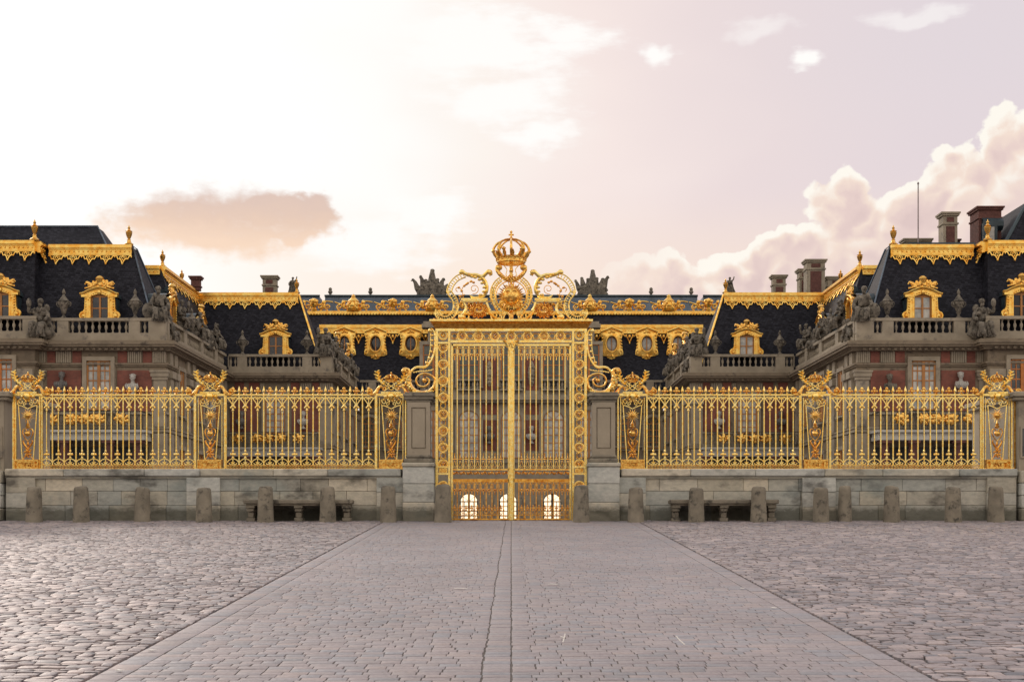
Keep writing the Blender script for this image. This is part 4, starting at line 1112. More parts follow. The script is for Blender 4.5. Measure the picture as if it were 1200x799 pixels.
def bust(x, y, z, mat, lab, s=1.0):
    mb = MB()
    mb.lathe([(.16, 0), (.18, .05), (.08, .14), (.07, .24), (.12, .3)], 0, 0, 0, 10)
    for i in range(7): mb.tube(cr([(-.3+.1*i, -.12, .66), (-.34+.11*i, -.24, .5), (-.2+.07*i, -.2, .3)], 3), [.03, .05, .03], 5)
    for i in range(10): mb.ball(.14*math.cos(i*.63), .02+.12*math.sin(i*.63), 1.14, .055, .06, .05, 6, 4)
    mb.ball(0, 0, .48, .34, .2, .24, 12, 8); mb.ball(0, -.06, .42, .24, .2, .2, 10, 6); mb.tube([(0, 0, .6), (0, -.02, .86)], [.12, .09], 8)
    mb.ball(0, -.03, 1.0, .145, .17, .2, 12, 8); mb.ball(0, -.20, .98, .03, .05, .045, 6, 4); mb.ball(0, .02, 1.08, .17, .18, .16, 10, 6); mb.ball(0, -.12, .87, .07, .07, .06, 8, 5)
    for q in (-1, 1): mb.ball(.145*q, -.01, .98, .03, .04, .05, 6, 4); mb.ball(.055*q, -.17, 1.03, .03, .03, .015, 6, 4)
    o = mb.build('portrait_bust', mat, loc=(x, y, z), smooth=70); o.scale = (s, s, s)
    tag(o, lab, 'bust', 'busts on facade brackets')

# ---- dormer, authored at the origin facing -Y; 2.8 m wide
def mk_dormer():
    # root: surround
    mb = MB()
    arch = lambda hw, zs, rise, n=10: [(-hw+2*hw*i/n, zs+rise*math.sin(PI*i/n)**.8) for i in range(n+1)]
    for q in (-1, 1):
        mb.box(q*.66, q*.98, -.22, .1, .7, 2.45); mb.box(q*.98, q*1.10, -.16, .1, 1.0, 2.3); mb.box(q*.64, q*.74, -.26, .1, .65, 2.35)
        mb.plate([(q*.97, .6), (q*1.42, .6), (q*1.46, .95), (q*1.3, 1.2), (q*1.14, 1.45), (q*1.1, 2.3), (q*.97, 2.3)], -.15, .1)
        mb.tube(spiral(q*1.2, .92, .30, .07, PI/2, PI/2-q*PI*2.4, 18, -.17), .075, 6); mb.ball(q*1.2, -.18, .92, .13, .1, .13, 8, 6)
        mb.box(q*.66, q*1.22, -.2, .1, .60, .82)
        for k in range(6): mb.ball(q*1.0, -.22, 1.2+.2*k, .07, .05, .07, 6, 4)
        mb.box(q*.84, q*1.32, -.30, .1, 2.30, 2.48)
    a1 = arch(.70, 2.25, .28); a2 = arch(1.16, 2.48, .42)
    for i in range(10):
        (x0, z0_), (x1, z1_) = a1[i], a1[i+1]; (u0, w0), (u1, w1) = a2[i], a2[i+1]
        mb.hexa([(x0, -.24, z0_), (x1, -.24, z1_), (x1, .1, z1_), (x0, .1, z0_)], [(u0, -.24, w0), (u1, -.24, w1), (u1, .1, w1), (u0, .1, w0)])
    P_ = cr([(-1.42, -.22, 2.50), (-1.15, -.22, 2.56), (-.7, -.24, 2.78), (0, -.26, 2.95), (.7, -.24, 2.78), (1.15, -.22, 2.56), (1.42, -.22, 2.50)], 4)
    mb.tube(P_, .085, 5); mb.tube([(x, y-.12, z+.05) for x, y, z in P_], .05, 5)
    for i in range(12):
        a = -1.1+2.2*i/11; mb.ball(.9*math.sin(a), -.28, 1.62+1.05*math.cos(a), .055, .05, .055, 6, 4)
    mb.ball(0, -.3, 2.66, .16, .1, .2, 8, 6); mb.box(-1.45, 1.45, -.2, .1, .50, .62)
    root = mb.build('dormer', M['goldroof'])
    mb = MB(); mb.leafcluster(0, 3.15, 1.0, .28, -.15, 40, .5, .5, 12)
    for q in (-1, 1):
        mb.tube(cr([(q*.1, -.15, 2.98), (q*.45, -.2, 3.12), (q*.85, -.18, 3.3), (q*1.0, -.15, 3.2)], 4), [.1, .12, .09, .05], 6)
        mb.tube(cr([(q*.2, -.2, 3.2), (q*.6, -.22, 3.05), (q*1.0, -.2, 2.95)], 4), [.1, .1, .05], 6)
    mb.lathe([(.16, 0), (.24, .12), (.26, .3), (.3, .42), (.24, .5), (.12, .58)], 0, -.15, 3.12, 9)
    mb.xf(lambda a, b, c: (a*1.08, b, 2.95+(c-2.95)*1.22)); mb.build('trophy_ornament', M['gold2'], root)
    mb = MB()   # rounded lead hood running back into the roof
    n = 8
    for i in range(n):
        a0, a1_ = PI*i/n, PI*(i+1)/n
        p = lambda a, k: (-1.22*math.cos(a)*k, 2.35+.78*k*math.sin(a))
        (x0, z0_), (x1, z1_) = p(a0, 1), p(a1_, 1); (u0, w0), (u1, w1) = p(a0, .9), p(a1_, .9)
        mb.hexa([(u0, .1, w0), (u1, .1, w1), (u1, 2.0, w1), (u0, 2.0, w0)], [(x0, .1, z0_), (x1, .1, z1_), (x1, 2.0, z1_), (x0, 2.0, z0_)])
    mb.box(-1.1, -.98, .1, 1.9, .5, 2.3); mb.box(.98, 1.1, .1, 1.9, .5, 2.3)
    mb.build('lead_hood', M['copper'], root)
    mb = MB()
    for x in (-.62, -.035, .035, .62-.0):
        pass
    mb.box(-.66, -.55, -.06, .06, .6, 2.4); mb.box(.55, .66, -.06, .06, .6, 2.4); mb.box(-.07, .07, -.08, .06, .6, 2.5); mb.box(-.55, .55, -.05, .05, 1.46, 1.54); mb.box(-.62, .62, -.06, .06, .6, .7)
    mb.box(-.62, .62, -.05, .06, 2.3, 2.55)
    mb.build('window_frame', M['wood'], root, smooth=0)
    mb = MB(); mb.box(-.6, .6, .0, .03, .65, 2.45)
    o = mb.build('window_pane', M['glassdark'], root, smooth=0)
    return root
dorm0 = mk_dormer(); dorm_used = [False]
def put_dormer(parent, x, y, z, rz=0, pane=None, s=1.0):
    d = dorm0 if not dorm_used[0] else dup(dorm0)
    dorm_used[0] = True
    d.parent = parent; d.location = Vector((x, y, z))-WL[parent]; d.rotation_euler = (0, 0, rz); d.scale = (s, s, s)
    if pane:
        for ch in d.children:
            if ch.name.startswith('window_pane'):
                ch.data = ch.data.copy(); ch.data.materials[0] = M[pane]
    return d
# ---- gold edge cornice with hanging lambrequin, along a straight run in X
def run(parent, x0, y0, x1, y1, z, name='gilded_cornice', lam=True, per=1.30, lamdrop=.75, h=.75, out=.35, proud=1):
    "from (x0,y0) to (x1,y1), outward normal to the right of travel when proud=1"
    d = Vector((x1-x0, y1-y0, 0)); ln = d.length; d.normalize(); nrm = Vector((d.y, -d.x, 0))*proud
    mb = MB()
    def tf(a, b, c): p = Vector((x0, y0, 0))+d*a+nrm*b; return (p.x, p.y, z+c)
    def bb(a0, a1, b0, b1, c0, c1):
        q = [tf(a0, b0, c0), tf(a1, b0, c0), tf(a1, b1, c0), tf(a0, b1, c0)]; w = [tf(a0, b0, c1), tf(a1, b0, c1), tf(a1, b1, c1), tf(a0, b1, c1)]
        mb.hexa(q, w)
    bb(-.003, ln+.003, -.2, out*1.05, 0, h*.14); bb(0, ln, -.2, out*.86, h*.14, h*.5); bb(0, ln, -.2, out*1.05, h*.5, h*.62); bb(0, ln, -.2, out*1.4, h*.62, h*.84); bb(0, ln, -.2, out*1.15, h*.84, h)
    k = int(ln/.33)
    for i in range(k):
        a = (i+.5)*ln/k; c = tf(a, out*.88, h*.33); mb.ball(*c, .07, .07, .09, 6, 4)
    o = mb.build(name, M['goldroof'], parent, world=True, smooth=35)
    if lam:
        mb = MB(); n = max(1, int(round(ln/per))); p = ln/n
        bb(0, ln, .1, .33, -.08, 0)
        sl_ = .42
        tf0 = tf
        def tf(a, b, c): return tf0(a, b-c*sl_+.2, c)
        def tb(pts, r): mb.tube([tf(a, .08, c) for a, c in pts], r, 4)
        for i in range(n):
            c = (i+.5)*p; D = lamdrop
            tb(cr([(c-p*.5, -.08), (c-p*.36, -.16), (c-p*.3, -D*.45), (c-p*.12, -D*.55), (c, -D)], 3), .05)
            tb(cr([(c+p*.5, -.08), (c+p*.36, -.16), (c+p*.3, -D*.45), (c+p*.12, -D*.55), (c, -D)], 3), .05)
            mb.ball(*tf(c, .08, -D), .075, .075, .10, 6, 4)
            for q in (-1, 1):
                tb([(c+q*p*.13+.10*math.cos(t_*PI/3), -D*.33+.10*math.sin(t_*PI/3)) for t_ in range(7)], .035)
                mb.ball(*tf(c+q*p*.3, .08, -D*.5), .055, .055, .07, 6, 4)
            mb.ball(*tf(c, .1, -D*.22), .10, .08, .09, 6, 4); mb.ball(*tf(c, .1, -D*.58), .07, .07, .10, 6, 4)
            mb.ball(*tf(c-p*.5, .08, -.2), .06, .06, .09, 6, 4)
        mb.build('lambrequin', M['goldroof'], o, smooth=40)
    return o
def finial(parent, x, y, z, s=1.0, mat='gold2'):
    mb = MB(); mb.lathe([(.34, 0), (.36, .1), (.2, .22), (.14, .35), (.16, .42), (.10, .5), (.22, .78), (.27, 1.0), (.22, 1.08), (.28, 1.12), (.14, 1.2), (.08, 1.3), (.12, 1.38), (.05, 1.5), (.01, 1.62)], n=10)
    mb.xf(lambda a, b, c: (a*s, b*s, c*s))
    return mb.build('roof_finial', M[mat], parent, loc=tuple(Vector((x, y, z))-WL[parent]))
def window(parent, x, y, z0_, z1_, hw, face='y', dirn=-1, arch=False, rows=5, cols=2, pane='glasspale', fmat='wood', surround=True, sw=.3):
    """window on a wall plane. face 'y': wall plane y=const looking dirn*y; face 'x': plane x=const looking dirn*x. x,y = centre on the wall"""
    def T(mb):
        if face == 'y': return mb.xf(lambda a, b, c: (x+a, y+dirn*b, c))
        return mb.xf(lambda a, b, c: (x+dirn*b, y+a, c))
    f = MB()
    zt = z1_-(hw*.9 if arch else 0)
    for q in (-1, 1): f.box(q*hw, q*(hw-.12), .03, .13, z0_, zt)
    f.box(-.11, .11, .03, .15, z0_, z1_); f.box(-hw, hw, .03, .12, z0_, z0_+.09); f.box(-hw, hw, .03, .125, zt-.05, zt+.06)
    for c in range(1, cols+1):
        for q in (-1, 1):
            xx = q*(.07+(hw-.16)*c/(cols+0)) if c < cols else None
            if xx: f.box(xx-.032, xx+.032, .03, .09, z0_, zt)
    for r in range(1, rows): zz = z0_+(zt-z0_)*r/rows; f.box(-hw, hw, .03, .095, zz-.04, zz+.04)
    if arch:
        n = 10
        f.tube([(-(hw-.05)*math.cos(PI*i/n), .08, zt+hw*.88*math.sin(PI*i/n)) for i in range(n+1)], .06, 4)
        for a in (PI/4, PI/2, 3*PI/4): f.tube([(0, .07, zt), (hw*.9*math.cos(a), .07, zt+hw*.82*math.sin(a))], .03, 4)
    else: f.box(-hw, hw, .03, .13, z1_-.09, z1_)
    fo = T(f).build('window', M[fmat], parent, world=True, smooth=0)
    g_ = MB()
    if arch:
        n = 10; poly = [(hw, z0_), (hw, zt)]+[(hw*math.cos(PI*i/n), zt+hw*.9*math.sin(PI*i/n)) for i in range(1, n)]+[(-hw, zt), (-hw, z0_)]
        g_.v = [(a, .045, c) for a, c in poly]+[(a, .01, c) for a, c in poly]; k = len(poly)
        g_.f = [tuple(range(k)), tuple(reversed(range(k, 2*k)))]+[(i, (i+1) % k, k+(i+1) % k, k+i) for i in range(k)]
    else: g_.box(-hw, hw, .01, .045, z0_, z1_)
    T(g_).build('pane', M[pane], fo, world=True, smooth=0)
    if surround:
        s_ = MB()
        for q in (-1, 1): s_.box(q*(hw+.003), q*(hw+sw), -.05, .24, z0_-.1, zt if arch else z1_)
        if arch:
            n = 12; H = hw*.9
            for i in range(n):
                a0, a1 = PI*i/n, PI*(i+1)/n
                s_.hexa([((hw+.003)*math.cos(a0), -.05, zt+H*math.sin(a0)), ((hw+.003)*math.cos(a1), -.05, zt+H*math.sin(a1)), ((hw+.003)*math.cos(a1), .24, zt+H*math.sin(a1)), ((hw+.003)*math.cos(a0), .24, zt+H*math.sin(a0))],
                        [((hw+sw)*math.cos(a0), -.05, zt+(H+sw)*math.sin(a0)), ((hw+sw)*math.cos(a1), -.05, zt+(H+sw)*math.sin(a1)), ((hw+sw)*math.cos(a1), .24, zt+(H+sw)*math.sin(a1)), ((hw+sw)*math.cos(a0), .24, zt+(H+sw)*math.sin(a0))])
        else: s_.box(-hw-sw, hw+sw, -.05, .24, z1_+.003, z1_+sw)
        s_.box(-hw-sw-.05, hw+sw+.05, -.05, .30, z0_-.22, z0_-.103)
        T(s_).build('window_surround', M['stone2'], fo, world=True, smooth=0)
    return fo

ZR, ZB = 15.0, 13.5       # balustrade rail top, cornice top
def footprint_bands(t, x0, x1, y0, y1, dz, name='wall', top=ZB):
    "wall body and its stone courses as slabs round the footprint"
    if x0 > x1: x0, x1 = x1, x0
    mb = MB(); mb.box(x0, x1, y0, y1, -.2, top-.6+dz); w = mb.build('wall', M['stone'], t, world=True, smooth=0)
    mb = MB()
    for a, b, e in ((13.02, 13.16, .95), (12.86, 13.02, .85), (12.74, 12.86, .55), (12.62, 12.74, .42), (13.16, 13.32, .80), (11.60, 11.74, .22), (11.48, 11.60, .12)):
        mb.box(x0-e, x1+e, y0-e, y1+e, a+dz, b+dz)
    n = 0
    xx = x0+.3
    while xx < x1:      # dentils
        mb.box(xx, xx+.22, y0-.62, y0-.4, 12.64+dz, 12.84+dz); xx += .45
    mb.build('cornice', M['stone'], t, world=True, smooth=0)
    mb = MB()
    for a, b, e in ((6.7, 6.95, .18), (6.95, 7.05, .28), (8.0, 8.15, .14)): mb.box(x0-e, x1+e, y0-e, y1+e, a+dz, b+dz)
    mb.build('string_course', M['stone2'], t, world=True, smooth=0)
    return w
def balustrade(t, segs, dz=0):
    "segs: list of (x0,y0,x1,y1, pier list as fractions (a,b)) axis-aligned runs; outer face on the line"
    mb = MB(); runs = []
    for x0, y0, x1, y1, piers in segs:
        ln = math.hypot(x1-x0, y1-y0); dx, dy = (x1-x0)/ln, (y1-y0)/ln
        w = .22
        def bx(a0, a1, e, z0_, z1_):
            mb.box(min(x0+dx*a0, x0+dx*a1)-e*abs(dy), max(x0+dx*a0, x0+dx*a1)+e*abs(dy), min(y0+dy*a0, y0+dy*a1)-e*abs(dx), max(y0+dy*a0, y0+dy*a1)+e*abs(dx), z0_+dz, z1_+dz)
        e2 = .001*len(runs)
        bx(0, ln, w+.06, 13.3-e2, 13.9-e2); bx(0, ln, w+.05, 14.78-e2, 15.0-e2)
        last = 0
        for a, b in piers:
            bx(a, b, w+.02+e2, 13.85, 14.84)
            runs.append((x0, y0, dx, dy, last, a)); last = b
        runs.append((x0, y0, dx, dy, last, ln))
    o = mb.build('balustrade', M['stone2'], t, world=True, smooth=0)
    cnt = 0
    for x0, y0, dx, dy, a, b in runs:
        k = int(round((b-a)/.47))
        if k < 1 or b-a < .4: continue
        for i in range(k):
            q = a+(i+.5)*(b-a)/k
            put_bal(o, x0+dx*q, y0+dy*q, 13.9+dz); cnt += 1
    return o

def mansard(t, x0, x1, y0, y1, bi, ti, zb, zt, m, name='roof', sides=(1, 1, 1, 1)):
    "sides=(front, inner, back, outer) inset or flush; x0 = inner edge (near axis)"
    def ring(ins, z):
        a = x0+m*ins*sides[1]; b = x1-m*ins*sides[3]; c = y0+ins*sides[0]; d = y1-ins*sides[2]
        return [(a, c, z), (b, c, z), (b, d, z), (a, d, z)]
    mb = MB(); mb.hexa(ring(bi, zb), ring(ti, zt)); o = mb.build(name, M['slate'], t, world=True, smooth=0)
    return o, ring(ti, zt), ring(bi, zb)

def chimney(t, x, y, z0_, z1_, hw, hd, mat='stone2', inset=True, caps=True):
    mb = MB(); mb.box(x-hw, x+hw, y-hd, y+hd, z0_, z1_-.25)
    mb.box(x-hw-.12, x+hw+.12, y-hd-.12, y+hd+.12, z1_-.28, z1_-.12); mb.box(x-hw-.2, x+hw+.2, y-hd-.2, y+hd+.2, z1_-.13, z1_)
    mb.box(x-hw-.08, x+hw+.08, y-hd-.08, y+hd+.08, z1_-.95, z1_-.82)
    o = mb.build('chimney', M[mat], t, world=True, smooth=0)
    if inset:
        mb = MB(); mb.box(x-hw*.6, x+hw*.6, y-hd-.03, y-hd+.1, z0_, z1_-1.1); mb.box(x-hw*.5, x+hw*.5, y-hd-.03, y-hd+.1, z1_-.75, z1_-.4)
        mb.build('brick_panel', M['chimbrick'], o, world=True, smooth=0)
    return o

def column(mb, x, y, z0_, z1_, r=.38):
    mb.lathe([(r*1.25, 0), (r*1.25, .15), (r*1.05, .25), (r, .35), (r*.98, (z1_-z0_)*.4), (r*.84, z1_-z0_-.5), (r*.9, z1_-z0_-.45), (r*.86, z1_-z0_-.38), (r*1.15, z1_-z0_-.2)], x, y, z0_, 14)
    mb.box(x-r*1.25, x+r*1.25, y-r*1.25, y+r*1.25, z1_-.2, z1_)

for m in (-1, 1):
    sd = 'left' if m < 0 else 'right'
    # ------------------------------------------------------------ near pavilion
    s = 16.0; Y = Yof(s)           # 68
    U = lambda px, s_=16.0: m*(599-px)/s_
    t = thing('palace_pavilion', 'nearer %s palace pavilion with brick panels, dark slate roof and gilded cornice' % sd, 'palace wing', (m*30, Y, 0), group='near palace pavilions')
    ui = 25.3; uo = 47.0; Yb = 89.0
    footprint_bands(t, m*ui, m*uo, Y, Yb, 0)
    # forward break beyond u = 34.5
    footprint_bands(t, m*34.55, m*uo, Y-1.0, Y+.5, .006)
    def wb(px0, px1, y0, y1, d, mat, nm, yy=None, s_=16.0, smooth=0, e=0):
        yy = Y if yy is None else yy
        mb = MB(); mb.box(m*(599-px0)/s_, m*(599-px1)/s_, yy-d, yy+.05, hz(y0, s_), hz(y1, s_)); return mb.build(nm, M[mat], t, world=True, smooth=smooth)
    for a, b in ((55.5, 95.5), (137.5, 178)):
        wb(a, b, 434, 482, .06, 'brick', 'brick_panel')
    for a, b in ((55.5, 65), (85, 95.5), (138, 149), (167.5, 178)): wb(a, b, 411.2, 425.5, .05, 'brick', 'frieze_brick')
    for a, b in ((66, 84), (150, 166.5), (179, 194.5), (36, 54)):    # fluted blocks
        mb = MB(); x0, x1 = sorted((U(a), U(b))); k = 7
        for i in range(k): mb.box(x0+(x1-x0)*(i+.12)/k, x0+(x1-x0)*(i+.88)/k, Y-.14, Y+.05, hz(425, s), hz(412, s))
        mb.build('fluted_frieze', M['stone2'], t, world=True, smooth=0)
    for a, b in ((179, 196.5), (34, 53)):
        mb = MB(); x0, x1 = sorted((U(a), U(b))); mb.box(x0+.1, x1-.1, Y-.18, Y+.05, 7.1, 10.5); mb.box(x0, x1, Y-.26, Y+.05, 10.5, 10.75); mb.box(x0-.08, x1+.08, Y-.36, Y+.05, 10.75, 11.05); mb.box(x0-.14, x1+.14, Y-.44, Y+.05, 11.05, 11.2)
        mb.box(x0+.02, x1-.02, Y-.2, Y+.05, 0, 6.6)
        mb.build('pilaster', M['stone2'], t, world=True, smooth=0)
    window(t, U(116.5), Y-.04, 8.3, hz(423, s), .88, rows=5, cols=2)
    for a, b in ((97, 100.5), (132.5, 136)): wb(a, b, 430, 482, .14, 'stone2', 'jamb_strip')
    window(t, m*37.0, Y-1.04, 8.3, hz(423, s), .88, rows=5, cols=2, pane='glassdark' if m > 0 else 'glasspale', fmat='wood2')
    window(t, m*42.5, Y-1.04, 8.3, hz(423, s), .88, rows=5, cols=2, fmat='wood2')
    mb = MB(); mb.box(m*34.75, m*35.6, Y-1.22, Y-.9, 7.1, 10.6); mb.box(m*34.6, m*35.75, Y-1.35, Y-.9, 10.6, 11.2); mb.build('pilaster', M['stone2'], t, world=True, smooth=0)
    mb = MB(); mb.box(m*39, m*41, Y-1.08, Y-.9, 8.4, 11.3); mb.build('brick_panel', M['brick'], t, world=True, smooth=0)
    # portico, balcony
    xa, xb = sorted((U(50), U(178)))
    mb = MB(); mb.box(xa, xb, Y-2.1, Y+.02, 6.0, 6.28); mb.box(xa+.06, xb-.06, Y-2.02, Y+.02, 6.28, 6.55); mb.box(xa-.15, xb+.15, Y-2.3, Y+.02, 6.55, 6.72)
    mb.build('portico_entablature', M['stone3'], t, world=True, smooth=0)
    for px in (57, 84, 136, 168):
        mb = MB(); column(mb, U(px), Y-1.6, 0, 6.0, .36); mb.build('column', M['chimbrick'], t, world=True, smooth=40)
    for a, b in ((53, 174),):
        mb = MB(); mb.box(U(a), U(b), Y-.06, Y+.05, 0, 5.6); mb.build('portico_shade_panel', M['black_glass_shade'], t, world=True, smooth=0)  # black panel across the back wall paints in the portico's shade
    mb = MB(); xr0, xr1 = xa+.1, xb-.1
    for z_ in (6.85, 7.0, 8.02): mb.box(xr0, xr1, Y-2.12, Y-2.06, z_, z_+.05)
    k = int((xr1-xr0)/.42)
    for i in range(k+1):
        x = xr0+(xr1-xr0)*i/k; mb.box(x-.02, x+.02, Y-2.11, Y-2.07, 6.72, 8.05)
        if i < k: mb.tube([(x+.21+.15*math.cos(q), Y-2.09, 7.5+.3*math.sin(q)) for q in [j_*PI/5 for j_ in range(10)]], .022, 4, closed=True)
    mb.box(xr0, xr0+.05, Y-2.1, Y, 7.95, 8.05); mb.box(xr1-.05, xr1, Y-2.1, Y, 7.95, 8.05)
    bo = mb.build('balcony_railing', M['iron'], t, world=True, smooth=30)
    for i, px in enumerate((71, 95, 111, 125, 152)):
        mb = MB(); x = U(px); mb.leafcluster(x, 7.5, .62, .45, Y-2.15, 22, .4, .25, i+3); mb.ball(x, Y-2.3, 7.62, .2, .12, .24, 8, 6)
        mb.build('gilded_mask', M['gold2'], bo, world=True)
    # inner side wall
    xs = m*ui; dI = -m
    for i, yy in enumerate((72.2, 78.6, 84.6)):
        window(t, xs-m*.0, yy, 8.3, 12.0 if i else 11.6, .85, face='x', dirn=dI, rows=5)
        window(t, xs, yy, 1.0, 5.6, .85, face='x', dirn=dI, rows=5, pane='glassdark')
    for yy in (69.0, 70.4, 74.4, 76.2, 80.8, 82.4, 86.6, 88.2):
        mb = MB(); mb.box(xs-m*.25, xs+m*.05, yy-.42, yy+.42, 0, 6.6); mb.box(xs-m*.25, xs+m*.05, yy-.42, yy+.42, 7.1, 10.7); mb.box(xs-m*.42, xs+m*.05, yy-.55, yy+.55, 10.7, 11.2)
        mb.box(xs-m*.2, xs+m*.05, yy-.45, yy+.45, 11.75, 12.6)
        mb.build('pilaster', M['stone2'], t, world=True, smooth=0)
    for yy in (75.3, 81.6, 87.4):
        mb = MB(); mb.box(xs-m*.06, xs+m*.05, yy-.45, yy+.45, 7.3, 10.9); mb.build('brick_panel', M['brick'], t, world=True, smooth=0)
    # balustrade
    yr = Y-.15; ur = ui-.1
    L_ = lambda px: abs((599-px)/16.0)-ur      # distance along the front run from the corner
    P = lambda a, b: (max(0, L_(a)), L_(b))
    balustrade(t, [(m*ur, yr, m*34.3, yr, [(0, L_(175.5)), P(165.5, 152.5), P(82, 69), (L_(59), 34.3-ur)]), (m*34.3, yr-1.0, m*uo, yr-1.0, [(0, 1.0), (8, 9)]),
                   (m*(ui+.12), yr+.3, m*(ui+.12), Yb-.4, [(0, .5), (5.0, 6.0), (10.6, 11.6), (16, 17)])])
    # roof
    o, R1, R0 = mansard(t, m*ui, m*uo, Y, Y+9.2, .8, 3.35, 13.4, 20.9, m, 'roof', (1, 1, 1.4, 0))
    yb_ = Y+3.35; ub = ui+3.35
    run(o, m*ub, yb_, m*34.9, yb_, 20.3, proud=m)
    o2, R2, _ = mansard(t, m*34.6, m*uo, Y-1, Y+9.2, .8, 3.0, 13.41, 20.92, m, 'forward_roof', (1, .33, 0, 0))
    run(o2, m*(34.6+.9), Y-1+3.0, m*uo, Y+2.0, 20.33, proud=m)
    run(o2, m*(34.6+.9), yb_+.3, m*(34.6+.9), Y+2.0, 20.33, proud=m, lam=True, per=1.0)
    # lead strips along the hips
    mb = MB(); mb.tube([(R0[0][0], R0[0][1], 13.5), (R1[0][0], R1[0][1], 21.0), (R1[3][0], R1[3][1], 21.0), (R0[3][0], R0[3][1], 13.5)], .065, 6); mb.build('hip_flashing', M['lead'], o, world=True)
    # upper roof
    if m < 0:
        mb = MB(); z0_ = 21.0; z1_ = 23.1
        mb.hexa([(m*(ub+2.2), yb_+.8, z0_), (m*42.5, yb_+.8, z0_), (m*42.5, Y+9, z0_), (m*(ub+2.2), Y+9, z0_)], [(m*(ub+3.6), yb_+3.0, z1_), (m*42.5, yb_+3.0, z1_), (m*42.5, Y+8, z1_), (m*(ub+3.6), Y+8, z1_)])
        mb.box(m*(ub+2.4), m*42.5, Y+4.4, Y+8.8, 14, 21.05)
        mb.build('upper_roof', M['slate'], t, world=True, smooth=0)
        mb = MB(); mb.tube([(m*(ub+2.15), yb_+.8, z0_+.05), (m*(ub+3.55), yb_+3.0, z1_+.05), (m*42.5, yb_+3.0, z1_+.05)], .08, 5); mb.build('ridge_flashing', M['lead'], t, world=True)
    else:
        mb = MB(); mb.box(31, 37, Y+4.4, Y+12, 14, 21.1); mb.hexa([(29.5, yb_+1, 21.02), (35.5, yb_+1, 21.02), (35.5, Y+4.6, 21.02), (29.5, Y+4.6, 21.02)], [(30.5, yb_+1.1, 21.5), (35.5, yb_+1.1, 21.5), (35.5, Y+4.6, 21.5), (30.5, Y+4.6, 21.5)]); mb.build('upper_roof', M['copper'], t, world=True, smooth=0)
        chimney(t, (1110-599)/15.0, Y+6.5, 21, 24.15, .55, .6)
        chimney(t, (1154-599)/15.0, Y+6.5, 21, 24.5, .88, 1.0, 'chimbrick', False)
        chimney(t, (1086-599)/15.0, Y+9.5, 21, 22.75, 1.0, .5, 'stone2', False)
        chimney(t, (1127-599)/15.0, Y+9.5, 21, 22.7, .5, .5, 'chimbrick', False)
        mb = MB(); mb.lathe([(.09, 0), (.05, .3), (.045, 4.9), (.08, 4.92), (.08, 5.0), (.01, 5.1)], (1077-599)/15.2, Y+5.5, 21.3, 8); mb.build('antenna_pole', M['pole'], t, world=True)
    # tall steep roof over the forward part
    zt_ = 24.7 if m > 0 else 24.0
    uu = 37.2 if m > 0 else 38.8
    mb = MB(); mb.hexa([(m*uu, Y+3, 21.03), (m*uo, Y+3, 21.03), (m*uo, Y+12, 21.03), (m*uu, Y+12, 21.03)], [(m*(uu+2.4), Y+4.6, zt_), (m*uo, Y+4.6, zt_), (m*uo, Y+11, zt_), (m*(uu+2.4), Y+11, zt_)])
    o3 = mb.build('tall_roof', M['slate'], t, world=True, smooth=0)
    mb = MB(); mb.tube([(m*uu, Y+3, 21.03), (m*(uu+2.4), Y+4.6, zt_+.05), (m*uo, Y+4.6, zt_+.05)], .16, 6); mb.build('hip_flashing', M['copper'], o3, world=True)
    if m > 0:   # small side dormer on the tall roof
        mb = MB(); mb.box(36.3, 37.4, Y+5.0, Y+6.0, 21.05, 23.1); mb.tube([(36.35, Y+5.5, 23.1), (37.9, Y+5.5, 23.1)], .5, 8); d_ = mb.build('small_dormer', M['copper'], t, world=True, smooth=30)
        mb = MB(); mb.box(36.55, 37.15, Y+4.96, Y+5.05, 21.3, 22.8); mb.build('window_frame', M['marble'], d_, world=True, smooth=0)
    # finials on the break corners
    finial(t, m*(ub+.25), yb_-.1, 21.03, .95); finial(t, m*(34.6+1.0), Y+2.0, 21.1, 1.0); 
    # dormers
    put_dormer(t, m*(599-117.5)/15.9, Y+.62, 14.35, 0, 'glassdark' if m < 0 else 'glasspale')
    put_dormer(t, m*37.2, Y-1+.6, 14.35, 0, 'glassdark' if m < 0 else 'black_glass_shade')
    put_dormer(t, m*43.2, Y-1+.6, 14.35, 0)
    # side link roof, side roof and dormers
    mb = MB(); mb.box(m*(ui+2.0), m*(ui+9), Y+8.5, Y+12, 14, 18.6); mb.tube([(m*(ui+2.0), Y+8.3, 18.6), (m*(ui+2.0), Y+11, 18.6)], .25, 6); mb.build('link_roof', M['copper'], t, world=True, smooth=0)
    mb = MB(); zs0, zs1 = 13.42, 20.9
    mb.hexa([(m*(ui+.8), Y+8.9, zs0), (m*44, Y+8.9, zs0), (m*44, Yb+3.8, zs0), (m*(ui+.8), Yb+3.8, zs0)], [(m*ub, Y+11.6, zs1), (m*44, Y+11.6, zs1), (m*44, Yb+3.8, zs1), (m*ub, Yb+3.8, zs1)])
    o4 = mb.build('side_roof', M['slate'], t, world=True, smooth=0)
    run(o4, m*ub, Y+11.6, m*ub, Yb+2.6, 20.3, proud=-m)
    run(o4, m*ub, Y+11.6, m*(ub+5), Y+11.6, 20.3, proud=m, lam=False)
    finial(t, m*(ub), Y+12.2, 21.05, .9); finial(t, m*(ub+.3), Y+20, 21.05, .8)
    for yy in (71.8, 81.5):
        put_dormer(t, m*(ui+.62), yy, 14.35, R(90) if m < 0 else R(-90))
    if m < 0: chimney(t, -(599-223)/13.3, 90.5, 20.9, 22.15, .38, .38, 'chimbrick', False)
    # sculpture and urns standing on it
    n_ = 0
    put_urn(m*(599-75.5)/16, yr, 15.0, 'stone urn on the balustrade of the nearer %s pavilion, outer side of its dormer' % sd)
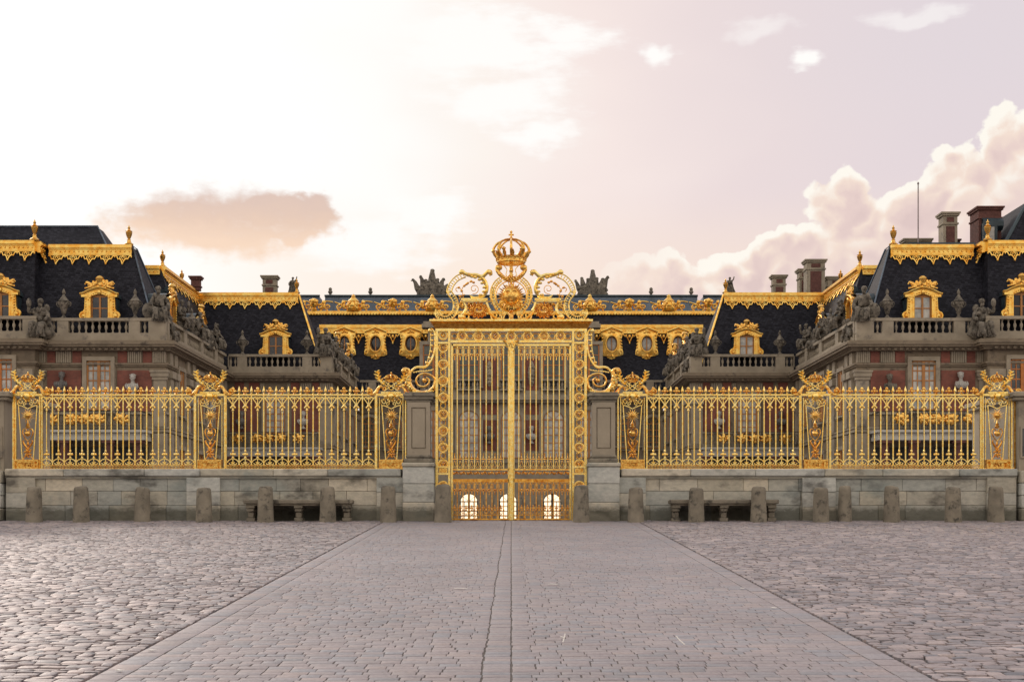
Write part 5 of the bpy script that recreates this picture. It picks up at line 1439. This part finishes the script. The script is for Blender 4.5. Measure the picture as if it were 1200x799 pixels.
    put_urn(m*(599-159)/16, yr, 15.0, 'stone urn on the balustrade of the nearer %s pavilion, inner side of its dormer' % sd)
    put_statue(0, m*(599-48)/16.1, yr-.75, 13.45, 1.6, R(0), 'large seated robed statue before the balustrade of the nearer %s pavilion' % sd, seed=0, flip=m > 0)
    put_statue(1, m*(ui+.5), yr+.2, 14.7, 1.5, R(20)*-m, 'seated statue on the inner corner of the nearer %s pavilion' % sd, seed=1, flip=m < 0)
    put_statue(3, m*(ui+.0), yr+1.9, 13.6, 1.35, R(-90)*m, 'reclining statue just behind the inner corner of the nearer %s pavilion' % sd, seed=1)
    for k, (yy, kd, lab) in enumerate(((73.4, 0, 'first'), (79.2, 1, 'second'), (82.0, 3, 'third'), (85.6, 0, 'fourth'))):
        put_statue(kd, m*(ui+.1), yy, 15.0 if kd != 3 else 14.6, 1.25, R(-70)*m, '%s statue along the inner side balustrade of the nearer %s pavilion' % (lab, sd), seed=k+1, flip=k % 2 == 0)
    put_urn(m*(ui+.12), 76.6, 15.0, 'stone urn on the inner side balustrade of the nearer %s pavilion' % sd)
    bust(U(74 if m < 0 else 157), Y-.35, 9.5 if m < 0 else 9.35, M['marbled'] if m < 0 else M['statue'], 'dark bust on a red brick panel of the nearer %s pavilion' % sd, 1.3)
    bust(U(157 if m < 0 else 74), Y-.35, 9.35 if m < 0 else 9.5, M['marble'], 'white marble bust on a red brick panel of the nearer %s pavilion' % sd, 1.3)
    for px in (74, 157):
        mb = MB(); mb.lathe([(.1, 0), (.25, .3), (.3, .42)], U(px), Y-.25, 8.95 if px == 157 else 9.06, 10); mb.build('bracket', M['stone2'], t, world=True)
    for yy in (75.3, 81.6): bust(m*(ui-.3), yy, 8.9, M['marble'], 'white bust on the inner side wall of the nearer %s pavilion, %s' % (sd, 'nearer one' if yy < 80 else 'farther one'), 1.3)

    # ------------------------------------------------------------ second pavilion
    s2 = 13.2; Y2 = Yof(s2)+.0     # 89.2
    t2 = thing('palace_pavilion', 'farther %s palace pavilion stepping in towards the gate, with one dormer' % sd, 'palace wing', (m*20.6, Y2, 0), group='far palace pavilions')
    vi = 16.0; vo = 25.2; Y2b = 110.6; dz = .012
    footprint_bands(t2, m*vi, m*vo, Y2, Y2b, dz)
    U2 = lambda px: m*(599-px)/13.2
    def wb2(px0, px1, y0, y1, d, mat, nm):
        mb = MB(); mb.box(U2(px0), U2(px1), Y2-d, Y2+.05, hz(y0, s2), hz(y1, s2)); return mb.build(nm, M[mat], t2, world=True, smooth=0)
    for a, b in ((270, 303), (342, 374)): wb2(a, b, 466, 508, .06, 'brick', 'brick_panel')
    for a, b in ((275, 286), (292, 304), (341, 351), (366, 374)): wb2(a, b, 448, 460, .05, 'brick', 'frieze_brick')
    for a, b in ((352, 365), (375, 390), (305, 310), (336, 340)):
        mb = MB(); x0, x1 = sorted((U2(a), U2(b))); k = max(2, int((x1-x0)/.17))
        for i in range(k): mb.box(x0+(x1-x0)*(i+.12)/k, x0+(x1-x0)*(i+.88)/k, Y2-.14, Y2+.05, hz(460, s2), hz(449, s2))
        mb.build('fluted_frieze', M['stone2'], t2, world=True, smooth=0)
    mb = MB(); x0, x1 = sorted((U2(375), U2(388))); mb.box(x0, x1, Y2-.18, Y2+.05, 7.1, 10.6); mb.box(x0-.1, x1+.1, Y2-.32, Y2+.05, 10.6, 11.2); mb.box(x0, x1, Y2-.18, Y2+.05, 0, 6.6); mb.build('pilaster', M['stone2'], t2, world=True, smooth=0)
    window(t2, U2(323), Y2-.04, 8.0, hz(462, s2), .9, rows=6, cols=2, pane='glasspale')
    xa, xb = sorted((U2(266), U2(377)))
    mb = MB(); mb.box(xa, xb, Y2-2.1, Y2+.02, 5.9, 6.5); mb.box(xa-.15, xb+.15, Y2-2.3, Y2+.02, 6.5, 6.68); mb.build('portico_entablature', M['stone3'], t2, world=True, smooth=0)
    for px in (270, 295, 350, 374):
        mb = MB(); column(mb, U2(px), Y2-1.6, 0, 5.9, .40); mb.build('column', M['chimbrick'], t2, world=True, smooth=40)
    mb = MB(); mb.box(U2(275), U2(370), Y2-.06, Y2+.05, 0, 5.5); mb.build('portico_shade_panel', M['black_glass_shade'], t2, world=True, smooth=0)  # black sheet standing in for deep shade behind these columns
    mb = MB(); xr0, xr1 = xa+.1, xb-.1
    for z_ in (6.8, 6.95, 7.97): mb.box(xr0, xr1, Y2-2.12, Y2-2.06, z_, z_+.05)
    k = int((xr1-xr0)/.42)
    for i in range(k+1):
        x = xr0+(xr1-xr0)*i/k; mb.box(x-.02, x+.02, Y2-2.11, Y2-2.07, 6.68, 8.0)
        if i < k: mb.tube([(x+.21+.15*math.cos(q), Y2-2.09, 7.45+.3*math.sin(q)) for q in [j_*PI/5 for j_ in range(10)]], .022, 4, closed=True)
    bo = mb.build('balcony_railing', M['iron'], t2, world=True, smooth=30)
    for i, px in enumerate((284, 306, 319, 333, 354)):
        mb = MB(); x = U2(px); mb.leafcluster(x, 7.45, .6, .45, Y2-2.15, 20, .4, .25, i+3); mb.ball(x, Y2-2.3, 7.55, .2, .12, .24, 8, 6); mb.build('gilded_mask', M['gold2'], bo, world=True)
    xs = m*vi
    for i, yy in enumerate((93.2, 99.4, 105.6)):
        window(t2, xs, yy, 8.3, 11.4, .85, face='x', dirn=-m, rows=5); window(t2, xs, yy, 1.0, 5.6, .85, face='x', dirn=-m, rows=5, pane='glassdark')
    for yy in (90.2, 91.6, 95.2, 97.2, 101.6, 103.6, 107.6, 109.4):
        mb = MB(); mb.box(xs-m*.25, xs+m*.05, yy-.42, yy+.42, 0, 6.6); mb.box(xs-m*.25, xs+m*.05, yy-.42, yy+.42, 7.1, 10.7); mb.box(xs-m*.42, xs+m*.05, yy-.55, yy+.55, 10.7, 11.2); mb.build('pilaster', M['stone2'], t2, world=True, smooth=0)
    for yy in (96.2, 102.6):
        mb = MB(); mb.box(xs-m*.06, xs+m*.05, yy-.45, yy+.45, 7.3, 10.9); mb.build('brick_panel', M['brick'], t2, world=True, smooth=0)
    yr2 = Y2-.15; L2 = lambda px: abs(599-px)/13.2-(vi-.1)
    balustrade(t2, [(m*(vi-.1), yr2, m*25.0, yr2, [(0, L2(376)), (L2(366), L2(355)), (L2(290), L2(279)), (L2(268), 25.0-vi+.1)]), (m*(vi+.12), yr2+.3, m*(vi+.12), Y2b-.5, [(0, .6), (6, 7), (12, 13), (18, 19)])], dz)
    o5, R1, R0 = mansard(t2, m*vi, m*30.5, Y2, Y2+9.6, .8, 3.4, 13.43, 20.9, m, 'roof', (1, 1, 1.2, 0))
    mb = MB(); mb.hexa([(m*(vi+.8), Y2+6, 13.44), (m*30.5, Y2+6, 13.44), (m*30.5, Y2b+6, 13.44), (m*(vi+.8), Y2b+6, 13.44)], [(m*(vi+2.5), Y2+6, 17.9), (m*30.5, Y2+6, 17.9), (m*30.5, Y2b+6, 17.9), (m*(vi+2.5), Y2b+6, 17.9)])
    mb.build('link_roof', M['copper'], t2, world=True, smooth=0)
    run(o5, m*(vi+3.4), Y2+3.4, m*29, Y2+3.4, 20.3, proud=m)
    mb = MB(); mb.tube([(R0[0][0]+(R1[0][0]-R0[0][0])*.42, R0[0][1]+(R1[0][1]-R0[0][1])*.42, 16.6), (R1[0][0]-m*.03, R1[0][1]-.06, 20.9)], .10, 6); mb.tube([(R0[0][0], R0[0][1], 13.5), (R0[0][0]+(R1[0][0]-R0[0][0])*.42, R0[0][1]+(R1[0][1]-R0[0][1])*.42, 16.6)], .05, 6); mb.build('gilded_hip', M['goldroof'], o5, world=True)
    put_dormer(t2, U2(324)*13.2/13.1, Y2+.62, 14.35, 0, 'glassdark' if m < 0 else 'glasspale')
    for yy in (97.5, 105.5): put_dormer(t2, m*(vi+.62), yy, 14.35, R(90) if m < 0 else R(-90))
    put_urn(m*(599-284.5)/13.2, yr2, 15.01, 'stone urn on the balustrade of the farther %s pavilion, outer side of its dormer' % sd)
    put_urn(m*(599-360)/13.2, yr2, 15.01, 'stone urn on the balustrade of the farther %s pavilion, inner side of its dormer' % sd)
    put_statue(0, m*(vi+.55), yr2+.2, 14.8, 1.45, R(15)*-m, 'seated statue on the inner corner of the farther %s pavilion' % sd, seed=1, flip=m > 0)
    put_statue(3, m*(vi-.05), yr2+1.8, 13.7, 1.3, R(-90)*m, 'reclining statue just behind the inner corner of the farther %s pavilion' % sd, seed=2)
    for k, (yy, kd, lab) in enumerate(((93.0, 1, 'first'), (97.3, 0, 'second'), (101, 3, 'third'), (105.5, 1, 'fourth'))):
        put_statue(kd, m*(vi+.1), yy, 14.9, 1.25, R(-70)*m, '%s statue along the inner side balustrade of the farther %s pavilion' % (lab, sd), seed=k, flip=k % 2 == 1)
    for px in (284, 356): bust(U2(px), Y2-.35, 8.4, M['marble'] if px > 300 else M['marbled'], '%s bust on a brick panel of the farther %s pavilion' % ('white' if px > 300 else 'grey', sd), 1.3)
    finial(t2, m*(vi+3.6), Y2+3.6, 21.05, .85)
    put_statue(2, m*(vi+4.1), Y2+4.4, 21.1, .8, 0, 'dark standing statue on the roof edge of the farther %s pavilion' % sd, seed=0)
    if m < 0:
        chimney(t2, -(599-315)/12.7, Y2+5.5, 17, 22.95, .62, .5)
    else:
        chimney(t2, (914-599)/12.7, Y2+5.5, 17, 23.0, .58, .5); chimney(t2, (959-599)/12.7, Y2+6.5, 17, 24.6, .85, .7); chimney(t2, (946-599)/12.4, Y2+9.5, 17, 24.3, .5, .6); chimney(t2, (984-599)/12.6, Y2+7.5, 17, 23.2, .85, .6, 'stone2', True)
    mb = MB(); mb.box(m*(vi+4), m*30, Y2+3.7, Y2+5.3, 20.88, 21.15); mb.build('flat_roof', M['copper'], t2, world=True, smooth=0)

# ------------------------------------------------------------ the block closing the court
s3 = 11.2; Y3 = Yof(s3)      # 110.86
t3 = thing('palace_central_block', 'central palace block behind the gate with round gilded dormers and gilded roof crest', 'palace block', (0, Y3, 0))
dz = .018
footprint_bands(t3, -15.9, 15.9, Y3+.0, Y3+24, dz)
U3 = lambda px: (px-599)/s3
for m in (-1, 1):
    balustrade(t3, [(m*8.9, Y3-.15, m*15.8, Y3-.15, [(0, .6), (2.4, 3.2), (5.2, 6.0)])], dz+.004*m)
    mb = MB(); mb.hexa([(m*8.5, Y3+.8, 13.43), (m*27, Y3+.8, 13.43), (m*27, Y3+14, 13.43), (m*8.5, Y3+14, 13.43)], [(m*8.5, Y3+3.4, 20.9), (m*27, Y3+3.4, 20.9), (m*27, Y3+14, 20.9), (m*8.5, Y3+14, 20.9)])
    ro = mb.build('roof', M['slate'], t3, world=True, smooth=0)
    run(ro, m*8.7, Y3+3.4, m*20.5, Y3+3.4, 20.35, proud=-(-m), h=.95, lam=False)
    # lambrequin pieces between the round dormers
    for px in (420.5, 460.5, 499):
        mb = MB(); x = m*abs(px-599)/10.97; y = Y3+2.75
        for q in (-1, 1):
            mb.tube(cr([(x+q*.75, y, 20.3), (x+q*.5, y, 20.0), (x+q*.3, y, 19.95), (x, y, 19.35)], 3), .06, 5); mb.ball(x+q*.36, y, 20.1, .12, .08, .12, 6, 4)
        mb.ball(x, y, 19.3, .1, .1, .14, 6, 4); mb.ball(x, y, 20.0, .16, .1, .2, 6, 4)
        mb.build('lambrequin_drop', M['goldroof'], ro, world=True)
    # round dormers
    for px in (404, 440.5, 481.5):
        x = m*abs(px-599)/11.0; zc = 19.15; y = Y3+2.35
        mb = MB(); n = 20
        outl = [(0, 1.75), (.45, 1.68), (.8, 1.45), (1.22, 1.28), (1.12, .8), (.98, .3), (1.02, -.2), (1.2, -.8), (1.22, -1.15), (.85, -1.3), (.6, -1.32), (.3, -1.55), (0, -1.8)]
        full = outl+[(-a, b) for a, b in reversed(outl[1:-1])]
        # frame as a fan between the oval opening and the outline
        k = len(full); inn = []
        for a, b in full:
            an = math.atan2(b, a); inn.append((.56*math.cos(an), .80*math.sin(an)))
        for i in range(k):
            j_ = (i+1) % k
            mb.hexa([(x+inn[i][0], y-.25, zc+inn[i][1]), (x+full[i][0], y-.12, zc+full[i][1]), (x+full[j_][0], y-.12, zc+full[j_][1]), (x+inn[j_][0], y-.25, zc+inn[j_][1])],
                    [(x+inn[i][0], y+.5, zc+inn[i][1]), (x+full[i][0], y+.9, zc+full[i][1]), (x+full[j_][0], y+.9, zc+full[j_][1]), (x+inn[j_][0], y+.5, zc+inn[j_][1])])
        mb.tube([(x+.64*math.cos(2*PI*i/n), y-.3, zc+.88*math.sin(2*PI*i/n)) for i in range(n)], .085, 6, closed=True)
        for q in (-1, 1):
            mb.tube(spiral(x+q*.92, zc-.95, .24, .06, PI/2, PI/2-q*PI*2, 12, y-.22), .07, 5); mb.tube(cr([(x+q*1.15, y-.25, zc+1.25), (x+q*.7, y-.35, zc+1.42), (x, y-.4, zc+1.68)], 3), .09, 5)
            for r_k in range(5): mb.ball(x+q*(.95+.03*r_k), y-.22, zc+.9-.32*r_k, .10, .08, .11, 6, 4)
        mb.leafcluster(x, zc-1.35, .7, .28, y-.15, 16, .4, .4, 5); mb.leafcluster(x, zc+1.25, .5, .2, y-.25, 10, .4, .4, 6)
        d_ = mb.build('round_dormer', M['goldroof'], t3, world=True, smooth=50)
        mb = MB(); mb.ball(x, y+.1, zc, .57, .06, .81, 16, 10); mb.build('window_pane', M['glassdark' if m < 0 else 'glasspale'], d_, world=True)
        mb = MB(); mb.box(x-.05, x+.05, y-.12, y+.1, zc-.78, zc+.78)
        mb.tube([(x+.55*math.cos(2*PI*i/n), y-.1, zc+.78*math.sin(2*PI*i/n)) for i in range(n)], .05, 5, closed=True); mb.build('window_frame', M['wood'], d_, world=True)
# windows of the facade left and right of the centre
for m in (-1, 1):
    for px in (433, 462, 490):
        window(t3, m*abs(px-599)/s3, Y3-.02, 7.9, 11.2, .8, arch=True, rows=4, pane='glassgreen')
        window(t3, m*abs(px-599)/s3, Y3-.02, 1.0, 5.4, .8, arch=True, rows=4, pane='glassdark')
# upper mansard stage, crest, ridge
mb = MB(); mb.hexa([(-27, Y3+4.2, 20.92), (27, Y3+4.2, 20.92), (27, Y3+20, 20.92), (-27, Y3+20, 20.92)], [(-27, Y3+7.0, 23.0), (27, Y3+7.0, 23.0), (27, Y3+20, 23.0), (-27, Y3+20, 23.0)])
up = mb.build('upper_roof', M['slate'], t3, world=True, smooth=0)
yc = Y3+6.9; sc_ = 1600/(yc+32); CX = lambda px: (px-599)/sc_; CZz = lambda py: CZ+(615-py)/sc_
mb = MB(); mb.box(-24.3, 24.3, yc-.25, yc+.2, CZz(369), CZz(366)); mb.box(-24.3, 24.3, yc-.15, yc+.15, CZz(366), CZz(364.5)); 
for i in range(150):
    x = -24.2+i*48.4/149; mb.ball(x, yc-.3, CZz(368), .1, .08, .1, 5, 4)
cr_ = mb.build('gilded_crest', M['goldroof'], t3, world=True, smooth=30)
def crest_unit(px, kind):
    mb = MB(); x = CX(px); z = CZz(364.5)
    if kind == 0:
        mb.lathe([(.75, 0), (.85, .25), (.7, .5), (.8, .7), (.62, .95), (.66, 1.05), (.4, 1.3), (.2, 1.5), (.22, 1.62), (.05, 1.85)], x, yc, z, 12)
        mb.leafcluster(x, z+.55, .75, .5, yc-.55, 18, .4, .4, 7); mb.ball(x, yc-.7, z+.6, .28, .2, .32, 8, 6)
    else:
        mb.lathe([(.3, 0), (.34, .2), (.22, .35), (.45, .8), (.5, 1.1), (.42, 1.25), (.1, 1.4)], x, yc, z, 12); mb.leafcluster(x, z+.95, .48, .4, yc-.4, 16, .42, .4, 8)
    mb.build('crest_vase', M['goldroof'], cr_, world=True)
for k in range(-5, 6):
    px = 599+(k+.5-.5)*46.4
    crest_unit(599+46.2*k-4.0*0, 0 if k % 2 == 0 else 1)
mb = MB()
for k in range(-11, 11):
    x0 = CX(599+23.1*k+3); x1 = CX(599+23.1*(k+1)-3); z = CZz(364.3); w = x1-x0; xc = (x0+x1)/2
    sg = 1 if k % 2 else -1
    mb.tube(cr([(x0-.2, yc, z+(.95 if sg > 0 else .6)), (x0+w*.3, yc, z+.75), (xc, yc, z+.95), (x0+w*.7, yc, z+1.05), (x1+.2, yc, z+(.6 if sg > 0 else .95))], 4), .085, 5)
    for q in (-1, 1): mb.tube(spiral(xc+q*w*.27, z+.42, w*.22, .06, -PI/2, -PI/2+q*sg*PI*2.6, 14, yc), .085, 5)
    mb.ball(xc, yc, z+.5, .16, .12, .34, 6, 5); mb.ball(xc, yc-.05, z+.95, .22, .12, .24, 6, 5)
    mb.leafcluster(xc, z+.55, w*.4, .4, yc, 16, .3, .3, k+20)
mb.build('crest_scrolls', M['goldroof'], cr_, world=True)
yrg = Y3+13; sr = 1600/(yrg+32)
for a, b in ((345, 373.5), (380, 818), (825, 853)):
    mb = MB(); mb.hexa([((a-599)/sr, yrg, 22.9), ((b-599)/sr, yrg, 22.9), ((b-599)/sr, yrg+6, 22.9), ((a-599)/sr, yrg+6, 22.9)], [((a-599)/sr, yrg+.6, CZ+(615-346.5)/sr), ((b-599)/sr, yrg+.6, CZ+(615-346.5)/sr), ((b-599)/sr, yrg+6, CZ+(615-346.5)/sr), ((a-599)/sr, yrg+6, CZ+(615-346.5)/sr)])
    o = mb.build('lead_ridge', M['lead'], t3, world=True, smooth=0)
    mb = MB(); mb.tube([((a-599)/sr-.05, yrg+.55, CZ+(615-345.7)/sr), ((b-599)/sr+.05, yrg+.55, CZ+(615-345.7)/sr)], .13, 6); mb.build('ridge_roll', M['copper'], o, world=True)
zr = CZ+(615-345.8)/sr
for px, lab in ((385, 'small dark stone vase on the ridge, far left of the gate'), (432.5, 'small dark stone vase on the ridge, between the left trophy and the far left vase'), (764.5, 'small dark stone vase on the ridge, just right of the right trophy'), (812, 'small dark stone vase on the ridge, far right of the gate'), (577, 'small dark stone vase on the ridge seen left of the sun face'), (621, 'small dark stone vase on the ridge seen right of the sun face')):
    mb = MB(); mb.box(-.45, .45, -.4, .4, -.1, .32); mb.lathe([(.2, .3), (.16, .45), (.34, .7), (.30, .9), (.18, .98), (.26, 1.1), (.22, 1.3), (.05, 1.42)], n=10)
    o = mb.build('ridge_vase', M['statue'], loc=((px-599)/sr, yrg+1.5, zr)); o.scale = (.8, .8, .8); tag(o, lab, 'vase', 'stone vases on the ridge')
for px, sgn in ((505, 1), (694, -1)):
    r_ = random.Random(px); mb = MB()
    mb.hexa([(-1.9, -.6, -.1), (1.9, -.6, -.1), (1.9, .6, -.1), (-1.9, .6, -.1)], [(-1.2, -.45, 1.0), (1.2, -.45, 1.0), (1.2, .45, 1.0), (-1.2, .45, 1.0)])
    PR = ((-1.95, 2.0, .22, -.35), (-1.15, 2.35, .24, -.2), (-.62, 1.9, .3, -.1), (.05, 3.0, .36, .05), (.62, 2.0, .28, .1), (1.2, 2.05, .26, .25), (1.62, 1.35, .3, .3)) if sgn > 0 else ((-1.7, 1.9, .2, -.2), (-1.05, 2.15, .26, -.1), (-.35, 2.0, .3, -.1), (.15, 2.95, .34, -.05), (.55, 2.1, .3, .1), (1.25, 2.0, .34, .05), (1.7, 2.3, .24, .25))
    for xx, l, w, ln_ in PR:
        mb.tube([(xx*.55, 0, .2), (xx*.85, r_.uniform(-.2, .1), l*.55), (xx-ln_*.2, 0, l*.85), (xx+ln_*.5, -.05, l)], [w*2.0, w*1.5, w*.95, w*.6], 7)
        mb.ball(xx+ln_*.5, 0, l, w*.75, w*.7, w*.6, 7, 5); mb.ball(xx+ln_*.9, 0, l-.12, w*.5, w*.5, w*.3, 6, 4)
    for i in range(34): a = r_.uniform(-1, 1); mb.ball(a*1.6, -.3, r_.uniform(.1, 1.5-.5*abs(a)), r_.uniform(.2, .42), .25, r_.uniform(.18, .36), 7, 5)
    o = mb.build('stone_trophy', M['statue'], loc=((px-599)/sr, yrg+1.5, zr), smooth=50); o.scale = (1.02, 1, 1.02)
    tag(o, 'jagged stone trophy of arms on the roof ridge %s of the gate crest' % ('left' if px < 600 else 'right'), 'sculpture', 'stone trophies on the ridge')

# avant-corps seen through the gate
s4 = 11.35; Y4 = Yof(s4)
t4 = thing('palace_entrance_front', 'stone and brick palace front seen through the golden gate, with arched doors glowing for the sunset sky behind', 'palace front', (0, Y4, 0))
mb = MB(); mb.box(-8.6, 8.6, Y4, Y3+6, -.1, 20.6); mb.build('wall', M['stone2'], t4, world=True, smooth=0)
mb = MB()
for a, b, e in ((13.3, 13.7, .25), (13.0, 13.3, .5), (12.75, 13.0, .8), (12.5, 12.75, .5), (6.3, 6.6, .3), (20.2, 20.6, .6), (20.6, 20.85, .45)): mb.box(-8.6-e, 8.6+e, Y4-e, Y4+1, a, b)
mb.build('cornice', M['stone2'], t4, world=True, smooth=0)
W4 = lambda px: (px-599)/s4
for px in (549.5, 599.0, 648.5, 690, 508):
    x = W4(px)
    window(t4, x, Y4-.02, hz(452, s4), hz(404, s4), 1.08, rows=4, cols=1, pane='glassgreen', fmat='wood2', sw=.35)
    mb = MB(); mb.box(x-1.2, x+1.2, Y4-.75, Y4-.35, 13.72, 13.9); mb.box(x-1.2, x+1.2, Y4-.75, Y4-.35, 14.72, 14.9); bo = mb.build('balconet', M['stone2'], t4, world=True, smooth=0)
    for k in range(5): put_bal(bo, x-.88+k*.44, Y4-.55, 13.88)
    mb = MB(); mb.box(x-1.05, x+1.05, Y4-.3, Y4-.28, 13.8, 14.75); mb.build('baluster_shade_sheet', M['black_glass_shade'], bo, world=True, smooth=0)  # thin black sheet painting in the shade behind the balusters
    window(t4, x, Y4-.02, 6.8, hz(481, s4), 1.06, arch=True, rows=5, cols=2, pane='glasspale', fmat='wood', sw=.4)
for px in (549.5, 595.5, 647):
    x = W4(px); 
    f = window(t4, x, Y4-.02, .35, hz(578, s4), .94, arch=True, rows=4, cols=2, pane='skyglow_glass', fmat='iron', sw=.5)  # panes glow in place of the bright sky beyond
for px in (573.5, 622.8):
    x = W4(px)
    mb = MB(); mb.box(x-.72, x+.72, Y4-.06, Y4+.02, hz(457, s4), hz(420, s4)); mb.box(x-.72, x+.72, Y4-.06, Y4+.02, hz(528, s4), hz(492, s4)); mb.box(x-.75, x+.75, Y4-.06, Y4+.02, 11.3, 12.4); mb.build('brick_panel', M['brick'], t4, world=True, smooth=0)
    mb = MB(); mb.ball(x, Y4-.12, hz(438, s4), .34, .12, 1.35, 10, 8); mb.leafcluster(x, hz(438, s4), .36, 1.3, Y4-.18, 24, .5, .3, 5); mb.build('relief_plaque', M['stone2'], t4, world=True)
    bust(x, Y4-.4, hz(520, s4), M['marbled'] if px < 600 else M['marble'], '%s bust between the arched windows seen through the gate' % ('dark' if px < 600 else 'pale'), 1.5)
for px in (526, 672):
    mb = MB(); mb.box(W4(px)-.5, W4(px)+.5, Y4-.2, Y4+.02, 6.7, 12.4); mb.box(W4(px)-.5, W4(px)+.5, Y4-.2, Y4+.02, 14, 20.1)
    mb.build('pilaster', M['stone2'], t4, world=True, smooth=0)
mb = MB(); mb.box(-8.7, 8.7, Y4+.3, Y3+8, 20.86, 21.3); mb.build('roof', M['slate'], t4, world=True, smooth=0)
